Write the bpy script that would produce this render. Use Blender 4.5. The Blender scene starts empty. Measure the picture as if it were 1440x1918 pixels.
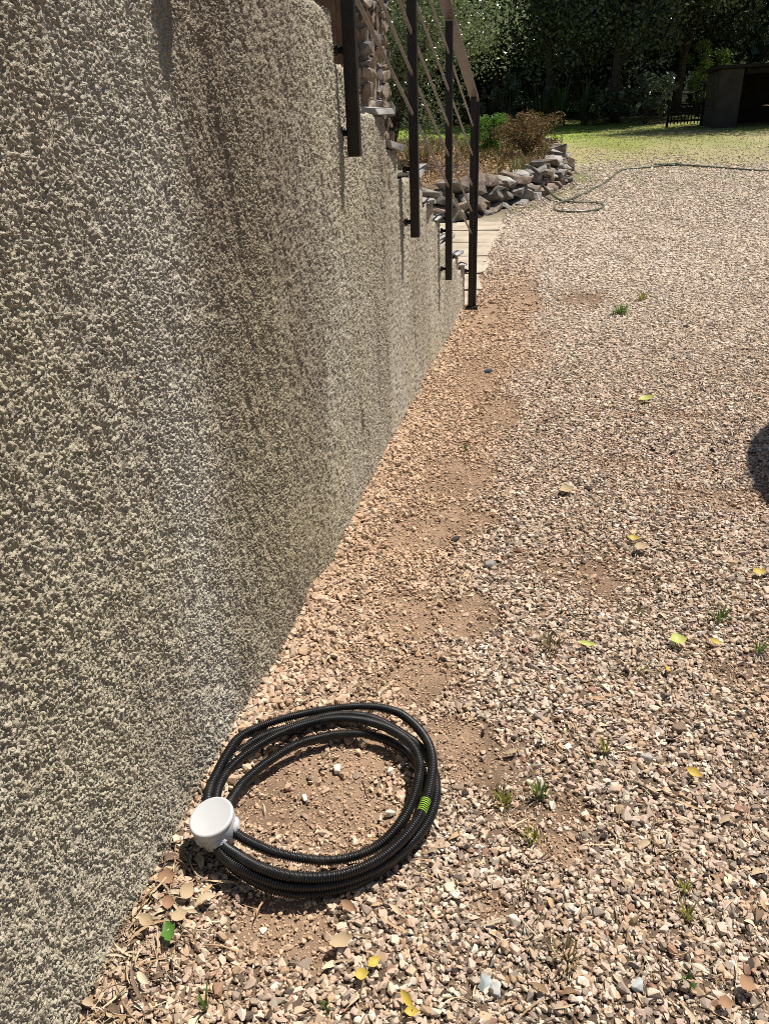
import bpy, bmesh, math, random
import numpy as np
from mathutils import Vector, Matrix, Euler

random.seed(7); RNG = np.random.default_rng(7)
sc = bpy.context.scene
C = sc.collection

# ---------------------------------------------------------------- camera
H = 1.35; FPX = 1400.0; CX, CY = 720.0, 959.0
RM = np.array([[0.9774686, -0.06229367, 0.20167954],
               [0.20790212, 0.44931683, -0.86884469],
               [-0.03649449, 0.89119801, 0.45214407]])
cam_d = bpy.data.cameras.new('camera'); cam = bpy.data.objects.new('camera', cam_d); C.objects.link(cam)
cam_d.sensor_fit = 'VERTICAL'; cam_d.sensor_height = 24.0; cam_d.lens = FPX / 1918.0 * 24.0
cam_d.clip_start = 0.02; cam_d.clip_end = 800
M4 = Matrix([list(RM[0]) + [0], list(RM[1]) + [0], list(RM[2]) + [H], [0, 0, 0, 1]])
cam.matrix_world = M4
sc.camera = cam

# ---------------------------------------------------------------- sky, sun, exposure
SUN_EL = math.radians(61); SUN_AZ = math.radians(39)      # azimuth from +Y (along the wall) towards +X
S = Vector((math.cos(SUN_EL) * math.sin(SUN_AZ), math.cos(SUN_EL) * math.cos(SUN_AZ), math.sin(SUN_EL)))
w = bpy.data.worlds.new('World'); sc.world = w; w.use_nodes = True
wn = w.node_tree.nodes; wl = w.node_tree.links
sky = wn.new('ShaderNodeTexSky'); sky.sky_type = 'NISHITA'; sky.sun_disc = False
sky.sun_elevation = SUN_EL; sky.sun_rotation = SUN_AZ
bg = wn['Background']; bg.inputs['Strength'].default_value = 0.05
wl.new(sky.outputs[0], bg.inputs['Color'])
sd = bpy.data.lights.new('sun', 'SUN'); sd.energy = 5.0; sd.angle = math.radians(0.53); sd.color = (1.0, 0.945, 0.86)
so = bpy.data.objects.new('sun', sd); C.objects.link(so)
so.rotation_euler = S.to_track_quat('Z', 'Y').to_euler()
sc.view_settings.view_transform = 'Standard'; sc.view_settings.look = 'None'
sc.view_settings.exposure = 0.36; sc.view_settings.gamma = 1.0; sc.view_settings.use_curve_mapping = False
sc.render.engine = 'CYCLES'
sc.cycles.max_bounces = 6; sc.cycles.diffuse_bounces = 1; sc.cycles.glossy_bounces = 2; sc.cycles.transmission_bounces = 2
sc.cycles.use_denoising = False; sc.cycles.filter_width = 0.9; sc.cycles.sample_clamp_direct = 5.0; sc.cycles.sample_clamp_indirect = 2.0

# ---------------------------------------------------------------- helpers: numbers
def ray(px, py): return RM @ np.array([px - CX, -(py - CY), -FPX])
def smooth(a, b, x):
    t = np.clip((x - a) / (b - a), 0, 1); return t * t * (3 - 2 * t)
def _h(ix, iy, s):
    n = (ix.astype(np.int64) * 374761393 + iy.astype(np.int64) * 668265263 + s * 1442695041) & 0xFFFFFFFF
    n = ((n ^ (n >> 13)) * 1274126177) & 0xFFFFFFFF
    n = ((n ^ (n >> 16)) * 2246822519) & 0xFFFFFFFF
    return ((n ^ (n >> 15)) & 0xFFFFFF) / float(0xFFFFFF)
def vnoise(x, y, s=0):                                      # value noise, -1..1
    x = np.asarray(x, float); y = np.asarray(y, float)
    ix = np.floor(x); iy = np.floor(y); fx = x - ix; fy = y - iy
    fx = fx * fx * (3 - 2 * fx); fy = fy * fy * (3 - 2 * fy)
    a = _h(ix, iy, s); b = _h(ix + 1, iy, s); c = _h(ix, iy + 1, s); d = _h(ix + 1, iy + 1, s)
    return 2 * ((a * (1 - fx) + b * fx) * (1 - fy) + (c * (1 - fx) + d * fx) * fy) - 1
def fbm(x, y, s=0, o=4):
    r = 0; a = 1.0; t = 0
    for k in range(o):
        r = r + a * vnoise(x * 2 ** k + 17.3 * k, y * 2 ** k - 9.1 * k, s + k); t += a; a *= .5
    return r / t
def worley(x, y, s=0):                                      # distance to nearest jittered cell point
    ix = np.floor(x); iy = np.floor(y); best = np.full(np.shape(x), 9.0)
    for dx in (-1, 0, 1):
        for dy in (-1, 0, 1):
            jx = ix + dx; jy = iy + dy
            px = jx + _h(jx, jy, s); py = jy + _h(jx, jy, s + 91)
            best = np.minimum(best, (px - x) ** 2 + (py - y) ** 2)
    return np.sqrt(best)
def gz0(x, y):                                              # the lie of the land
    x = np.asarray(x, float); y = np.asarray(y, float)
    t = np.clip(y - 6.3, 0, None)
    z = .05 * (np.sqrt(t * t + .6) - math.sqrt(.6)) + .05 * (math.sqrt(.6)) * smooth(0, 2.5, t)
    z = z + .018 * fbm(x * .9, y * .9, 5, 2) * smooth(.3, 1.5, x + .9)
    z = z + .10 * vnoise(x * .13, y * .13, 9) * smooth(18, 30, y)
    z = z + (.024 + .026 * vnoise(y * 5.1, x * 2, 27)) * smooth(.15, 0, x + .71) * smooth(6.6, 6.0, y)       # gravel banked against the wall
    z = np.where(y > 44, z * 0 + 1.9 + .0 * z, z)
    return z
def gz(x, y): return float(gz0(np.array([x]), np.array([y]))[0])
def G(px, py, dz=0.0):                                      # a spot on the ground seen in the photo
    d = ray(px, py); d = d / np.linalg.norm(d)
    lo, t = .2, .2
    while t < 90:
        p = d * t
        if p[2] + H < gz(p[0], p[1]) + dz: break
        lo = t; t += .02 + t * .01
    for _ in range(18):
        m = .5 * (lo + t); p = d * m
        if p[2] + H < gz(p[0], p[1]) + dz: t = m
        else: lo = m
    p = d * t
    return Vector((p[0], p[1], gz(p[0], p[1]) + dz))
def Gflat(px, py, z):
    d = ray(px, py); t = (z - H) / d[2]; p = d * t; return Vector((p[0], p[1], z))

# ---------------------------------------------------------------- helpers: materials
def mat(name, rough=.8, spec=.3, metal=0.0):
    m = bpy.data.materials.new(name); m.use_nodes = True
    b = m.node_tree.nodes['Principled BSDF']; b.inputs['Roughness'].default_value = rough
    b.inputs['Specular IOR Level'].default_value = spec; b.inputs['Metallic'].default_value = metal
    return m, m.node_tree.nodes, m.node_tree.links, b
def noise_mat(name, c1, c2, scale=20, rough=.8, spec=.3, bump=0.0, bscale=None, detail=4, metal=0.0, lo=.35, hi=.65, coord='Object', bdist=.004):
    m, n, l, b = mat(name, rough, spec, metal)
    tc = n.new('ShaderNodeTexCoord'); t = n.new('ShaderNodeTexNoise'); t.inputs['Scale'].default_value = scale; t.inputs['Detail'].default_value = detail
    l.new(tc.outputs[coord], t.inputs['Vector'])
    r = n.new('ShaderNodeValToRGB'); r.color_ramp.elements[0].position = lo; r.color_ramp.elements[1].position = hi
    r.color_ramp.elements[0].color = (*c1, 1); r.color_ramp.elements[1].color = (*c2, 1)
    l.new(t.outputs[0], r.inputs[0]); l.new(r.outputs[0], b.inputs['Base Color'])
    if bump:
        t2 = n.new('ShaderNodeTexNoise'); t2.inputs['Scale'].default_value = bscale or scale * 3; t2.inputs['Detail'].default_value = 5
        l.new(tc.outputs[coord], t2.inputs['Vector'])
        bp = n.new('ShaderNodeBump'); bp.inputs['Strength'].default_value = bump; bp.inputs['Distance'].default_value = bdist
        l.new(t2.outputs[0], bp.inputs['Height']); l.new(bp.outputs[0], b.inputs['Normal'])
    return m
def tint_mat(name, attr, kind, rough=.9, spec=.25, nscale=300.0, amt=.25, bump=.0, bdist=.002, transl=0.0):
    """colour from a stored attribute, broken up by noise"""
    m, n, l, b = mat(name, rough, spec)
    a = n.new('ShaderNodeAttribute'); a.attribute_name = attr; a.attribute_type = kind
    tc = n.new('ShaderNodeTexCoord'); t = n.new('ShaderNodeTexNoise'); t.inputs['Scale'].default_value = nscale; t.inputs['Detail'].default_value = 5
    l.new(tc.outputs['Object'], t.inputs['Vector'])
    mr = n.new('ShaderNodeMapRange'); mr.inputs[1].default_value = .25; mr.inputs[2].default_value = .75
    mr.inputs[3].default_value = 1 - amt; mr.inputs[4].default_value = 1 + amt
    l.new(t.outputs[0], mr.inputs[0])
    mx = n.new('ShaderNodeMix'); mx.data_type = 'RGBA'; mx.blend_type = 'MULTIPLY'; mx.inputs[0].default_value = 1
    l.new(a.outputs['Color'], mx.inputs[6]); l.new(mr.outputs[0], mx.inputs[7]); l.new(mx.outputs[2], b.inputs['Base Color'])
    if bump:
        bp = n.new('ShaderNodeBump'); bp.inputs['Strength'].default_value = bump; bp.inputs['Distance'].default_value = bdist
        l.new(t.outputs[0], bp.inputs['Height']); l.new(bp.outputs[0], b.inputs['Normal'])
    return m
def leaf_mat(name, c1, c2, rough=.4, spec=.5, transl=.25):
    m, n, l, b = mat(name, rough, spec)
    g = n.new('ShaderNodeNewGeometry')
    r = n.new('ShaderNodeValToRGB'); r.color_ramp.elements[0].color = (*c1, 1); r.color_ramp.elements[1].color = (*c2, 1)
    l.new(g.outputs['Random Per Island'], r.inputs[0]); l.new(r.outputs[0], b.inputs['Base Color'])
    tr = n.new('ShaderNodeBsdfTranslucent'); l.new(r.outputs[0], tr.inputs[0])
    mx = n.new('ShaderNodeMixShader'); mx.inputs[0].default_value = transl
    l.new(b.outputs[0], mx.inputs[1]); l.new(tr.outputs[0], mx.inputs[2])
    l.new(mx.outputs[0], n['Material Output'].inputs['Surface'])
    return m

# ---------------------------------------------------------------- helpers: meshes
def mesh_np(name, V, F, m=None, smooth_=False, n=None):
    """V (k,3) array, F (j,n) int array of equal-size faces"""
    V = np.asarray(V, np.float32); F = np.asarray(F, np.int32); n = F.shape[1]
    me = bpy.data.meshes.new(name); me.vertices.add(len(V)); me.vertices.foreach_set('co', V.ravel())
    me.loops.add(F.size); me.loops.foreach_set('vertex_index', F.ravel())
    me.polygons.add(len(F)); me.polygons.foreach_set('loop_start', np.arange(len(F), dtype=np.int32) * n)
    if smooth_: me.polygons.foreach_set('use_smooth', np.ones(len(F), bool))
    me.update(calc_edges=True)
    if m: me.materials.append(m)
    return me
def obj(name, me, parent=None):
    o = bpy.data.objects.new(name, me); C.objects.link(o)
    if parent is not None: o.parent = parent
    return o
def tag(o, label=None, cat=None, group=None, kind=None):
    if label: o['label'] = label
    if cat: o['category'] = cat
    if group: o['group'] = group
    if kind: o['kind'] = kind
    return o
def empty(name, loc=(0, 0, 0), label=None, cat=None, group=None):
    o = bpy.data.objects.new(name, None); C.objects.link(o); o.location = loc; o.empty_display_size = .1
    return tag(o, label, cat, group)
def from_bm(name, bm, m, smooth_=False):
    bmesh.ops.recalc_face_normals(bm, faces=bm.faces)
    me = bpy.data.meshes.new(name); bm.to_mesh(me); bm.free(); me.materials.append(m)
    if smooth_: me.polygons.foreach_set('use_smooth', np.ones(len(me.polygons), bool))
    return me
def box_bm(bm, c, d, bev=0.0, rot=None):
    r = bmesh.ops.create_cube(bm, size=1.0); vs = r['verts']
    bmesh.ops.scale(bm, vec=d, verts=vs)
    if bev:
        es = list({e for v in vs for e in v.link_edges})
        q = bmesh.ops.bevel(bm, geom=es, offset=bev, segments=1, affect='EDGES'); vs = list({v for f in q['faces'] for v in f.verts} | {v for v in vs if v.is_valid})
    if rot is not None: bmesh.ops.rotate(bm, cent=(0, 0, 0), matrix=rot, verts=vs)
    bmesh.ops.translate(bm, vec=c, verts=vs)
    return vs
def box(name, c, d, m, parent=None, bev=0.0, rot=None):
    bm = bmesh.new(); box_bm(bm, (0, 0, 0), d, bev, rot); o = obj(name, from_bm(name, bm, m), parent); o.location = c; return o
def tube_arr(P, Rr, seg=8, caps=True):
    """P (k,3), Rr radii (k) -> V,F(quads); ends pinched shut"""
    P = np.asarray(P, float); k = len(P); Rr = np.broadcast_to(np.asarray(Rr, float), (k,)).copy()
    if caps:
        P = np.vstack([P[:1], P, P[-1:]]); Rr = np.concatenate([[1e-5], Rr, [1e-5]]); k += 2
    T = np.gradient(P, axis=0)
    T[0] = T[2 if caps else 1]; T[-1] = T[-3 if caps else -2]
    if caps: T[1] = T[2]; T[-2] = T[-3]
    T /= np.linalg.norm(T, axis=1)[:, None] + 1e-12
    u = np.cross(T[0], [0, 0, 1.0]);
    if np.linalg.norm(u) < 1e-3: u = np.cross(T[0], [1.0, 0, 0])
    u /= np.linalg.norm(u)
    U = np.zeros_like(P)
    for i in range(k):
        u = u - T[i] * (u @ T[i]); u /= np.linalg.norm(u) + 1e-12; U[i] = u
    W = np.cross(T, U); a = np.arange(seg) / seg * 2 * np.pi
    V = P[:, None] + Rr[:, None, None] * (np.cos(a)[None, :, None] * U[:, None] + np.sin(a)[None, :, None] * W[:, None])
    i = np.arange(k - 1)[:, None] * seg; j = np.arange(seg)[None]; j2 = (j + 1) % seg
    F = np.stack([i + j, i + j2, i + seg + j2, i + seg + j], -1).reshape(-1, 4)
    return V.reshape(-1, 3), F
def tube(name, P, R, m, parent=None, seg=8, smooth_=True):
    V, F = tube_arr(P, R, seg); return obj(name, mesh_np(name, V, F, m, smooth_), parent)
def join(parts):
    Vs, Fs, o = [], [], 0
    for V, F in parts: Vs.append(V); Fs.append(F + o); o += len(V)
    return np.vstack(Vs), np.vstack(Fs)
def catmull(P, step):
    P = np.asarray(P, float); Q = np.vstack([2 * P[0] - P[1], P, 2 * P[-1] - P[-2]]); out = []
    for i in range(1, len(Q) - 2):
        t = np.linspace(0, 1, 40, endpoint=False)[:, None]
        out.append(.5 * (2 * Q[i] + (Q[i + 1] - Q[i - 1]) * t + (2 * Q[i - 1] - 5 * Q[i] + 4 * Q[i + 1] - Q[i + 2]) * t ** 2 + (3 * Q[i] - Q[i - 1] - 3 * Q[i + 1] + Q[i + 2]) * t ** 3))
    D = np.vstack(out + [P[-1:]]); s = np.concatenate([[0], np.cumsum(np.linalg.norm(np.diff(D, axis=0), axis=1))])
    q = np.arange(0, s[-1], step)
    return np.stack([np.interp(q, s, D[:, k]) for k in range(3)], 1)
def rock_bm(rg, d, n=16, boxy=.6):
    """an angular stone: the hull of points on a squarish ellipsoid"""
    p = rg.normal(size=(n, 3)); p /= np.linalg.norm(p, axis=1)[:, None]
    q = np.sign(p) * np.abs(p) ** boxy; q /= np.abs(q).max(axis=1)[:, None] ** .75
    q *= rg.uniform(.82, 1.05, (n, 1)); q = q * np.array(d) * .5
    bm = bmesh.new()
    for v in q: bm.verts.new(v)
    r = bmesh.ops.convex_hull(bm, input=bm.verts)
    bmesh.ops.delete(bm, geom=[v for v in bm.verts if not v.link_faces], context='VERTS')
    return bm
def rock(name, rg, d, m, n=16, boxy=.6, bev=0.0):
    bm = rock_bm(rg, d, n, boxy)
    if bev: bmesh.ops.bevel(bm, geom=list(bm.edges), offset=bev, segments=1, affect='EDGES')
    return from_bm(name, bm, m)

# ================================================================= SETTING: ground
def lines(*seg):
    out = []
    for a in seg: out += list(a)
    return np.unique(np.round(np.array(out), 5))
xs = lines(-np.geomspace(1.2, 90, 50), np.arange(-1.2, -.76, .03), np.arange(-.76, 1.15, .0085), np.arange(1.15, 2.2, .03), np.geomspace(2.2, 90, 60))
ys = [-6., -3., -1.5, -.5, 0., .2, .35]; yy = .45
while yy < 60: ys.append(yy); yy += .0082 * max(1., yy / 1.1)
ys += [65, 75, 90, 120, 180]; ys = np.array(ys)
X, Y = np.meshgrid(xs, ys)
# bare-earth patches: px in the photo, half sizes in metres
patch_px = [(905, 600, .16, .8), (900, 700, .15, .5), (930, 775, .14, .35), (850, 900, .17, .35), (800, 985, .20, .22), (850, 965, .16, .2), (760, 1160, .10, .14), (800, 1265, .16, .13),
            (640, 1500, .23, .21), (700, 1420, .12, .10), (540, 1745, .13, .07), (590, 1790, .06, .05), (1115, 1085, .10, .16), (905, 1440, .12, .10), (860, 1380, .09, .09), (1060, 1510, .07, .06), (930, 1700, .06, .04), (1040, 1590, .06, .05), (870, 1150, .10, .12),
            (990, 560, .16, .6), (1090, 560, .25, .4)]
PATCH = [(G(a, b).x, G(a, b).y, c, d) for a, b, c, d in patch_px]
def soil(x, y):                                             # 1 = bare earth, 0 = closed gravel
    x = np.asarray(x, float); y = np.asarray(y, float)
    n = fbm(x * 7, y * 7, 21, 3); m = np.zeros_like(x)
    for (a, b, c, d) in PATCH:
        r = np.sqrt(((x - a) / c) ** 2 + ((y - b) / d) ** 2) + n * .55
        m = np.maximum(m, smooth(1.2, .42, r))
    m = np.maximum(m, .6 * smooth(.30, .6, fbm(x * 3.1, y * 3.1, 33, 3)))
    return m
def orange(x, y):                                           # warm, dusty strip beside the wall
    x = np.asarray(x, float); y = np.asarray(y, float)
    d = x + .7 + .22 * fbm(x * 2.2, y * 1.4, 44, 3)
    return smooth(.62, .22, d - .05 * np.clip(y - 1.5, 0, 3)) * smooth(9.5, 6.8, y) * (.45 + .55 * smooth(.9, 2.2, y))
def lawn(x, y):                                             # 0 gravel .. 1 grass
    x = np.asarray(x, float); y = np.asarray(y, float)
    e = 17.8 - .22 * x + 1.2 * fbm(x * .5, y * .5, 51, 3)
    return smooth(-2.2, 2.2, y - e)
def mix(a, b, t): t = np.asarray(t)[..., None]; return a * (1 - t) + np.asarray(b) * t
fade = smooth(7.5, 2.5, Y)
grit = worley(X * 100, Y * 100, 3); grit = np.clip(1 - 1.5 * grit ** 2, 0, 1) * .0022 + worley(X * 75, Y * 75, 4) * -.0018
Z = gz0(X, Y) + fade * (grit + .003 * fbm(X * 28, Y * 28, 61, 3)) - .006 * soil(X, Y) * smooth(9, 4, Y)
nn = fbm(X * 9, Y * 9, 71, 4); n2 = fbm(X * 60, Y * 60, 72, 3); nfar = fbm(X * 2.3, Y * 1.5, 73, 4)
base = mix(np.broadcast_to(np.array([.105, .075, .052]), X.shape + (3,)), [.155, .11, .077], smooth(-.4, .4, nn))
base = mix(base, mix(np.broadcast_to(np.array([.20, .132, .088]), X.shape + (3,)), [.33, .222, .148], smooth(-.35, .35, fbm(X * 4.5, Y * 4.5, 76, 3))), soil(X, Y) * (.8 + .2 * nn))
base = mix(base, [.34, .232, .155], orange(X, Y) * (.35 + .4 * smooth(3, 6, Y)))
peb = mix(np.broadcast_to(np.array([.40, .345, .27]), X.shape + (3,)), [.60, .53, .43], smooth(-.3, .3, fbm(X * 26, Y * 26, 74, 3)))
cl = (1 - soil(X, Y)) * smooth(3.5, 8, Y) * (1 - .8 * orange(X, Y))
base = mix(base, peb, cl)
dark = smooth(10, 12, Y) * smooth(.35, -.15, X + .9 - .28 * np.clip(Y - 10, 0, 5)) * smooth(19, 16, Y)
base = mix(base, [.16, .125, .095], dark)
# weeds greening the far gravel, then the lawn
wd = smooth(-.25, .35, nfar) * smooth(8, 16, Y) * .7
base = mix(base, [.20, .20, .085], wd)
gr = mix(np.broadcast_to(np.array([.23, .25, .07]), X.shape + (3,)), [.33, .29, .14], smooth(-.25, .35, fbm(X * .55, Y * .3, 81, 4)))
gr = mix(gr, [.25, .33, .06], smooth(2.2, -1.2, X - .04 * Y + 1.0 * vnoise(X * .6, Y * .4, 83)) * smooth(22, 27, Y))
gr = mix(gr, [.33, .29, .17], smooth(.5, 4, X) * smooth(28, 20, Y) * .55)
gr = gr * (1 + .12 * n2[..., None])
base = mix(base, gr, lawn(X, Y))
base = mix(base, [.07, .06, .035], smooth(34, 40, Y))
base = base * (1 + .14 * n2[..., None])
ny, nx = X.shape; I = np.arange(ny * nx).reshape(ny, nx)
Fq = np.stack([I[:-1, :-1], I[:-1, 1:], I[1:, 1:], I[1:, :-1]], -1).reshape(-1, 4)
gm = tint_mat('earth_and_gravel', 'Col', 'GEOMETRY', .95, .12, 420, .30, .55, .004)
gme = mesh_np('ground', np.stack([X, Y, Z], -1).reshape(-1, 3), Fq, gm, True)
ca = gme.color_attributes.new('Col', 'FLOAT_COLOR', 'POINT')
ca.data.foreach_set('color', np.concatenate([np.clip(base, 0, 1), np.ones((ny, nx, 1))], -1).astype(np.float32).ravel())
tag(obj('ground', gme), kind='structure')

# ================================================================= scatter machinery (stuff nobody could count)
def proto_coll(name, meshes):
    pc = bpy.data.collections.new(name)
    for k, me in enumerate(meshes):
        o = bpy.data.objects.new('%s_%02d' % (name, k), me); pc.objects.link(o)
    return pc
def scatter(name, pc, npro, P, Sc, Ro, Ti, label, cat):
    n = len(P)
    me = bpy.data.meshes.new(name); me.vertices.add(n); me.vertices.foreach_set('co', np.asarray(P, np.float32).ravel())
    a = me.attributes.new('scl', 'FLOAT_VECTOR', 'POINT'); a.data.foreach_set('vector', np.asarray(Sc, np.float32).ravel())
    a = me.attributes.new('rot', 'FLOAT_VECTOR', 'POINT'); a.data.foreach_set('vector', np.asarray(Ro, np.float32).ravel())
    a = me.attributes.new('tint', 'FLOAT_COLOR', 'POINT'); a.data.foreach_set('color', np.concatenate([Ti, np.ones((n, 1))], 1).astype(np.float32).ravel())
    a = me.attributes.new('pick', 'INT', 'POINT'); a.data.foreach_set('value', RNG.integers(0, npro, n).astype(np.int32))
    o = obj(name, me); tag(o, label, cat, kind='stuff')
    ng = bpy.data.node_groups.new(name, 'GeometryNodeTree')
    ng.interface.new_socket('Geometry', in_out='INPUT', socket_type='NodeSocketGeometry')
    ng.interface.new_socket('Geometry', in_out='OUTPUT', socket_type='NodeSocketGeometry')
    N = ng.nodes; L = ng.links
    gi = N.new('NodeGroupInput'); go = N.new('NodeGroupOutput'); ip = N.new('GeometryNodeInstanceOnPoints')
    ci = N.new('GeometryNodeCollectionInfo'); ci.inputs[0].default_value = pc; ci.inputs['Separate Children'].default_value = True; ci.inputs['Reset Children'].default_value = True
    def na(nm, ty):
        q = N.new('GeometryNodeInputNamedAttribute'); q.data_type = ty; q.inputs['Name'].default_value = nm; return q.outputs[0]
    e2r = N.new('FunctionNodeEulerToRotation'); L.new(na('rot', 'FLOAT_VECTOR'), e2r.inputs[0])
    L.new(gi.outputs[0], ip.inputs['Points']); L.new(ci.outputs[0], ip.inputs['Instance']); ip.inputs['Pick Instance'].default_value = True
    L.new(na('pick', 'INT'), ip.inputs['Instance Index']); L.new(e2r.outputs[0], ip.inputs['Rotation']); L.new(na('scl', 'FLOAT_VECTOR'), ip.inputs['Scale'])
    L.new(ip.outputs[0], go.inputs[0])
    md = o.modifiers.new('scatter', 'NODES'); md.node_group = ng
    return o

# ---- gravel
stone_m = tint_mat('gravel_stone', 'tint', 'INSTANCER', .85, .25, 260, .18, .35, .0015)
pro = [rock('pebble', RNG, (1.0 * a, .80 * b, .66 * c), stone_m, n + 5, .85) for a, b, c, n in
       [(1, 1, 1, 13), (1.1, .9, 1, 15), (.95, 1.05, 1.1, 12), (1, .9, .9, 16), (1.15, .8, .85, 12), (.9, 1.1, 1, 18), (1.05, .95, .75, 14), (1, 1, 1.2, 22), (1, 1.1, .7, 11), (1.25, .75, .7, 13)]]
pebc = proto_coll('pebble_shape', pro)
def area_pts(y0, y1, dens, margin=.45):
    """random spots on the ground inside the view, wall side cut off"""
    xr = lambda y: .20 + .245 * y + margin
    n = int(dens * (xr(y1) + .72) * (y1 - y0)); u = RNG.uniform(-.725, xr(y1), n); v = RNG.uniform(y0, y1, n)
    lim = np.where(v < 6.35, -.716, np.where(v < 10.6, -.76, -1.2 + .0 * v))
    k = (u < xr(v)) & (u > lim); return u[k], v[k]
PAL = np.array([[.58, .495, .41], [.64, .575, .48], [.50, .40, .32], [.47, .355, .25], [.39, .335, .285], [.28, .24, .21], [.72, .69, .62], [.58, .44, .32], [.05, .042, .04], [.32, .20, .145], [.58, .465, .405]])
PW = np.array([.17, .13, .17, .13, .09, .08, .05, .08, .025, .05, .11]); PW = PW / PW.sum()
allP, allS, allR, allT = [], [], [], []
def add_gravel(u, v, size, sink=.25, lift=.006, keep=None, soiltint=0.0):
    m = soil(u, v); o = orange(u, v)
    p = keep(m) if keep else np.ones_like(u)
    p = p * (1 - .93 * lawn(u, v)) * (1 - .55 * smooth(-.1, .4, fbm(u * 2.3, v * 1.5, 73, 4)) * smooth(8, 15, v))
    k = RNG.random(len(u)) < p; u, v, m, o, size = u[k], v[k], m[k], o[k], size[k]
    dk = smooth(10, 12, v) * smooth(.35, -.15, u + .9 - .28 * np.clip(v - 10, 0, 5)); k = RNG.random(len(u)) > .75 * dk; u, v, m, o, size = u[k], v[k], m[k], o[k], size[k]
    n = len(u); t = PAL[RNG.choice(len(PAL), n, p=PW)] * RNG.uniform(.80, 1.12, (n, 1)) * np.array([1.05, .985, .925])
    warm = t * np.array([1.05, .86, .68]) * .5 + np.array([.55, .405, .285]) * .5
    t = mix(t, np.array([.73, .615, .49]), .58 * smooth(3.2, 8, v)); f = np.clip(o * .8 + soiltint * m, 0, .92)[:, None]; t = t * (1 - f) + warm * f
    s = size[:, None] * RNG.uniform(.8, 1.25, (n, 3))
    z = gz0(u, v) + size * (.29 - sink) + RNG.random(n) ** 2 * lift - .006 * m * smooth(9, 4, v)
    allP.append(np.stack([u, v, z], 1)); allS.append(s); allT.append(np.clip(t, .02, .9))
    allR.append(np.stack([RNG.normal(0, .35, n), RNG.normal(0, .35, n), RNG.uniform(0, 6.283, n)], 1))
def sz(n, med, sig, lo, hi): return np.clip(med * np.exp(RNG.normal(0, sig, n)), lo, hi)
for y0, y1, d1, d2, d3, med in [(.42, 1.2, 13500, 16000, 26000, .0108), (1.2, 2.2, 12500, 13000, 18000, .0112), (2.2, 3.6, 10500, 9000, 17000, .0122), (3.6, 5.2, 7600, 5000, 9000, .0142), (5.2, 7.4, 4600, 1500, 0, .018), (7.4, 10.5, 2300, 0, 0, .025), (10.5, 14.5, 1250, 0, 0, .029), (14.5, 21, 700, 0, 0, .032)]:
    mg = .45 if y0 < 5 else 1.2
    u, v = area_pts(y0, y1, d1, mg); add_gravel(u, v, sz(len(u), med, .35, .005, med * 2.0), .24, .007 if y0 < 7 else .004, lambda m: 1 - .93 * m, .5)
    if d2: u, v = area_pts(y0, y1, d2, mg); add_gravel(u, v, sz(len(u), med * .58, .25, .003, .02), .20, .008, lambda m: .5 - .30 * m, .75)
    if d3: u, v = area_pts(y0, y1, d3, mg); add_gravel(u, v, sz(len(u), .0040 if y0 < 3 else .006, .32, .002, .011), .15, .003, lambda m: .25 + .75 * m, .95)
# the heap of coarser stones along the foot of the wall
u = -.714 + np.abs(RNG.normal(0, .06, 2900)); v = RNG.uniform(1.1, 3.8, 2900); add_gravel(u, v, sz(2900, .0165, .25, .01, .032), .15, .010, lambda m: np.clip(1 - m, .25, 1), .9)
u, v = area_pts(.45, 2.6, 330); add_gravel(u, v, sz(len(u), .019, .2, .015, .030), .22, .006, lambda m: 1 - .6 * m)
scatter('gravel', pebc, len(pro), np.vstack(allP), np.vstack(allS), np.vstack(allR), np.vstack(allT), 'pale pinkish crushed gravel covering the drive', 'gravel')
print('gravel stones', sum(len(a) for a in allP))

# ---- dry litter: twigs, straw and curled dead leaves
lit_m = tint_mat('dry_litter', 'tint', 'INSTANCER', .8, .2, 150, .3)
def strip(L, wd, bend, twist, k=5, cup=.25):
    t = np.linspace(-.5, .5, k + 1); V = []
    for i, a in enumerate(t):
        ww = wd * .5 * max(.12, 1 - (2 * abs(a)) ** 3); c = np.array([a * L, bend * (4 * a * a), (.5 - 2 * a * a) * cup * L * .35]); th = twist * a
        for s in (-1, 0, 1): V.append(c + np.array([0, math.cos(th) * s * ww, math.sin(th) * s * ww + abs(s) * ww * .5]))
    F = [(3 * i + j, 3 * i + j + 1, 3 * i + 4 + j, 3 * i + 3 + j) for i in range(k) for j in range(2)]
    return np.array(V), np.array(F)
lp = []
for L, wd, b, tw in [(1, .05, .04, .4), (1, .07, .12, 1.2), (1, .045, -.08, .2), (1, .09, .05, 1.8)]: V, F = strip(L, wd, b, tw); lp.append(mesh_np('straw', V, F, lit_m))
for r, b in [(.028, .05), (.022, -.1), (.032, .14)]:
    t = np.linspace(-.5, .5, 6); V, F = tube_arr(np.stack([t, b * 4 * t * t + RNG.normal(0, .012, 6), .05 * np.sin(t * 5)], 1), np.linspace(r, r * .6, 6), 5); lp.append(mesh_np('twig', V, F, lit_m))
for wd, b, tw, cu in [(.42, .08, .5, .5), (.36, -.1, 1.0, .8)]: V, F = strip(.5, wd * .5, b * .5, tw, 6, cu); lp.append(mesh_np('dead_leaf', V, F, lit_m))
litc = proto_coll('litter_shape', lp)
LP, LS, LR, LT = [], [], [], []
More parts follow.
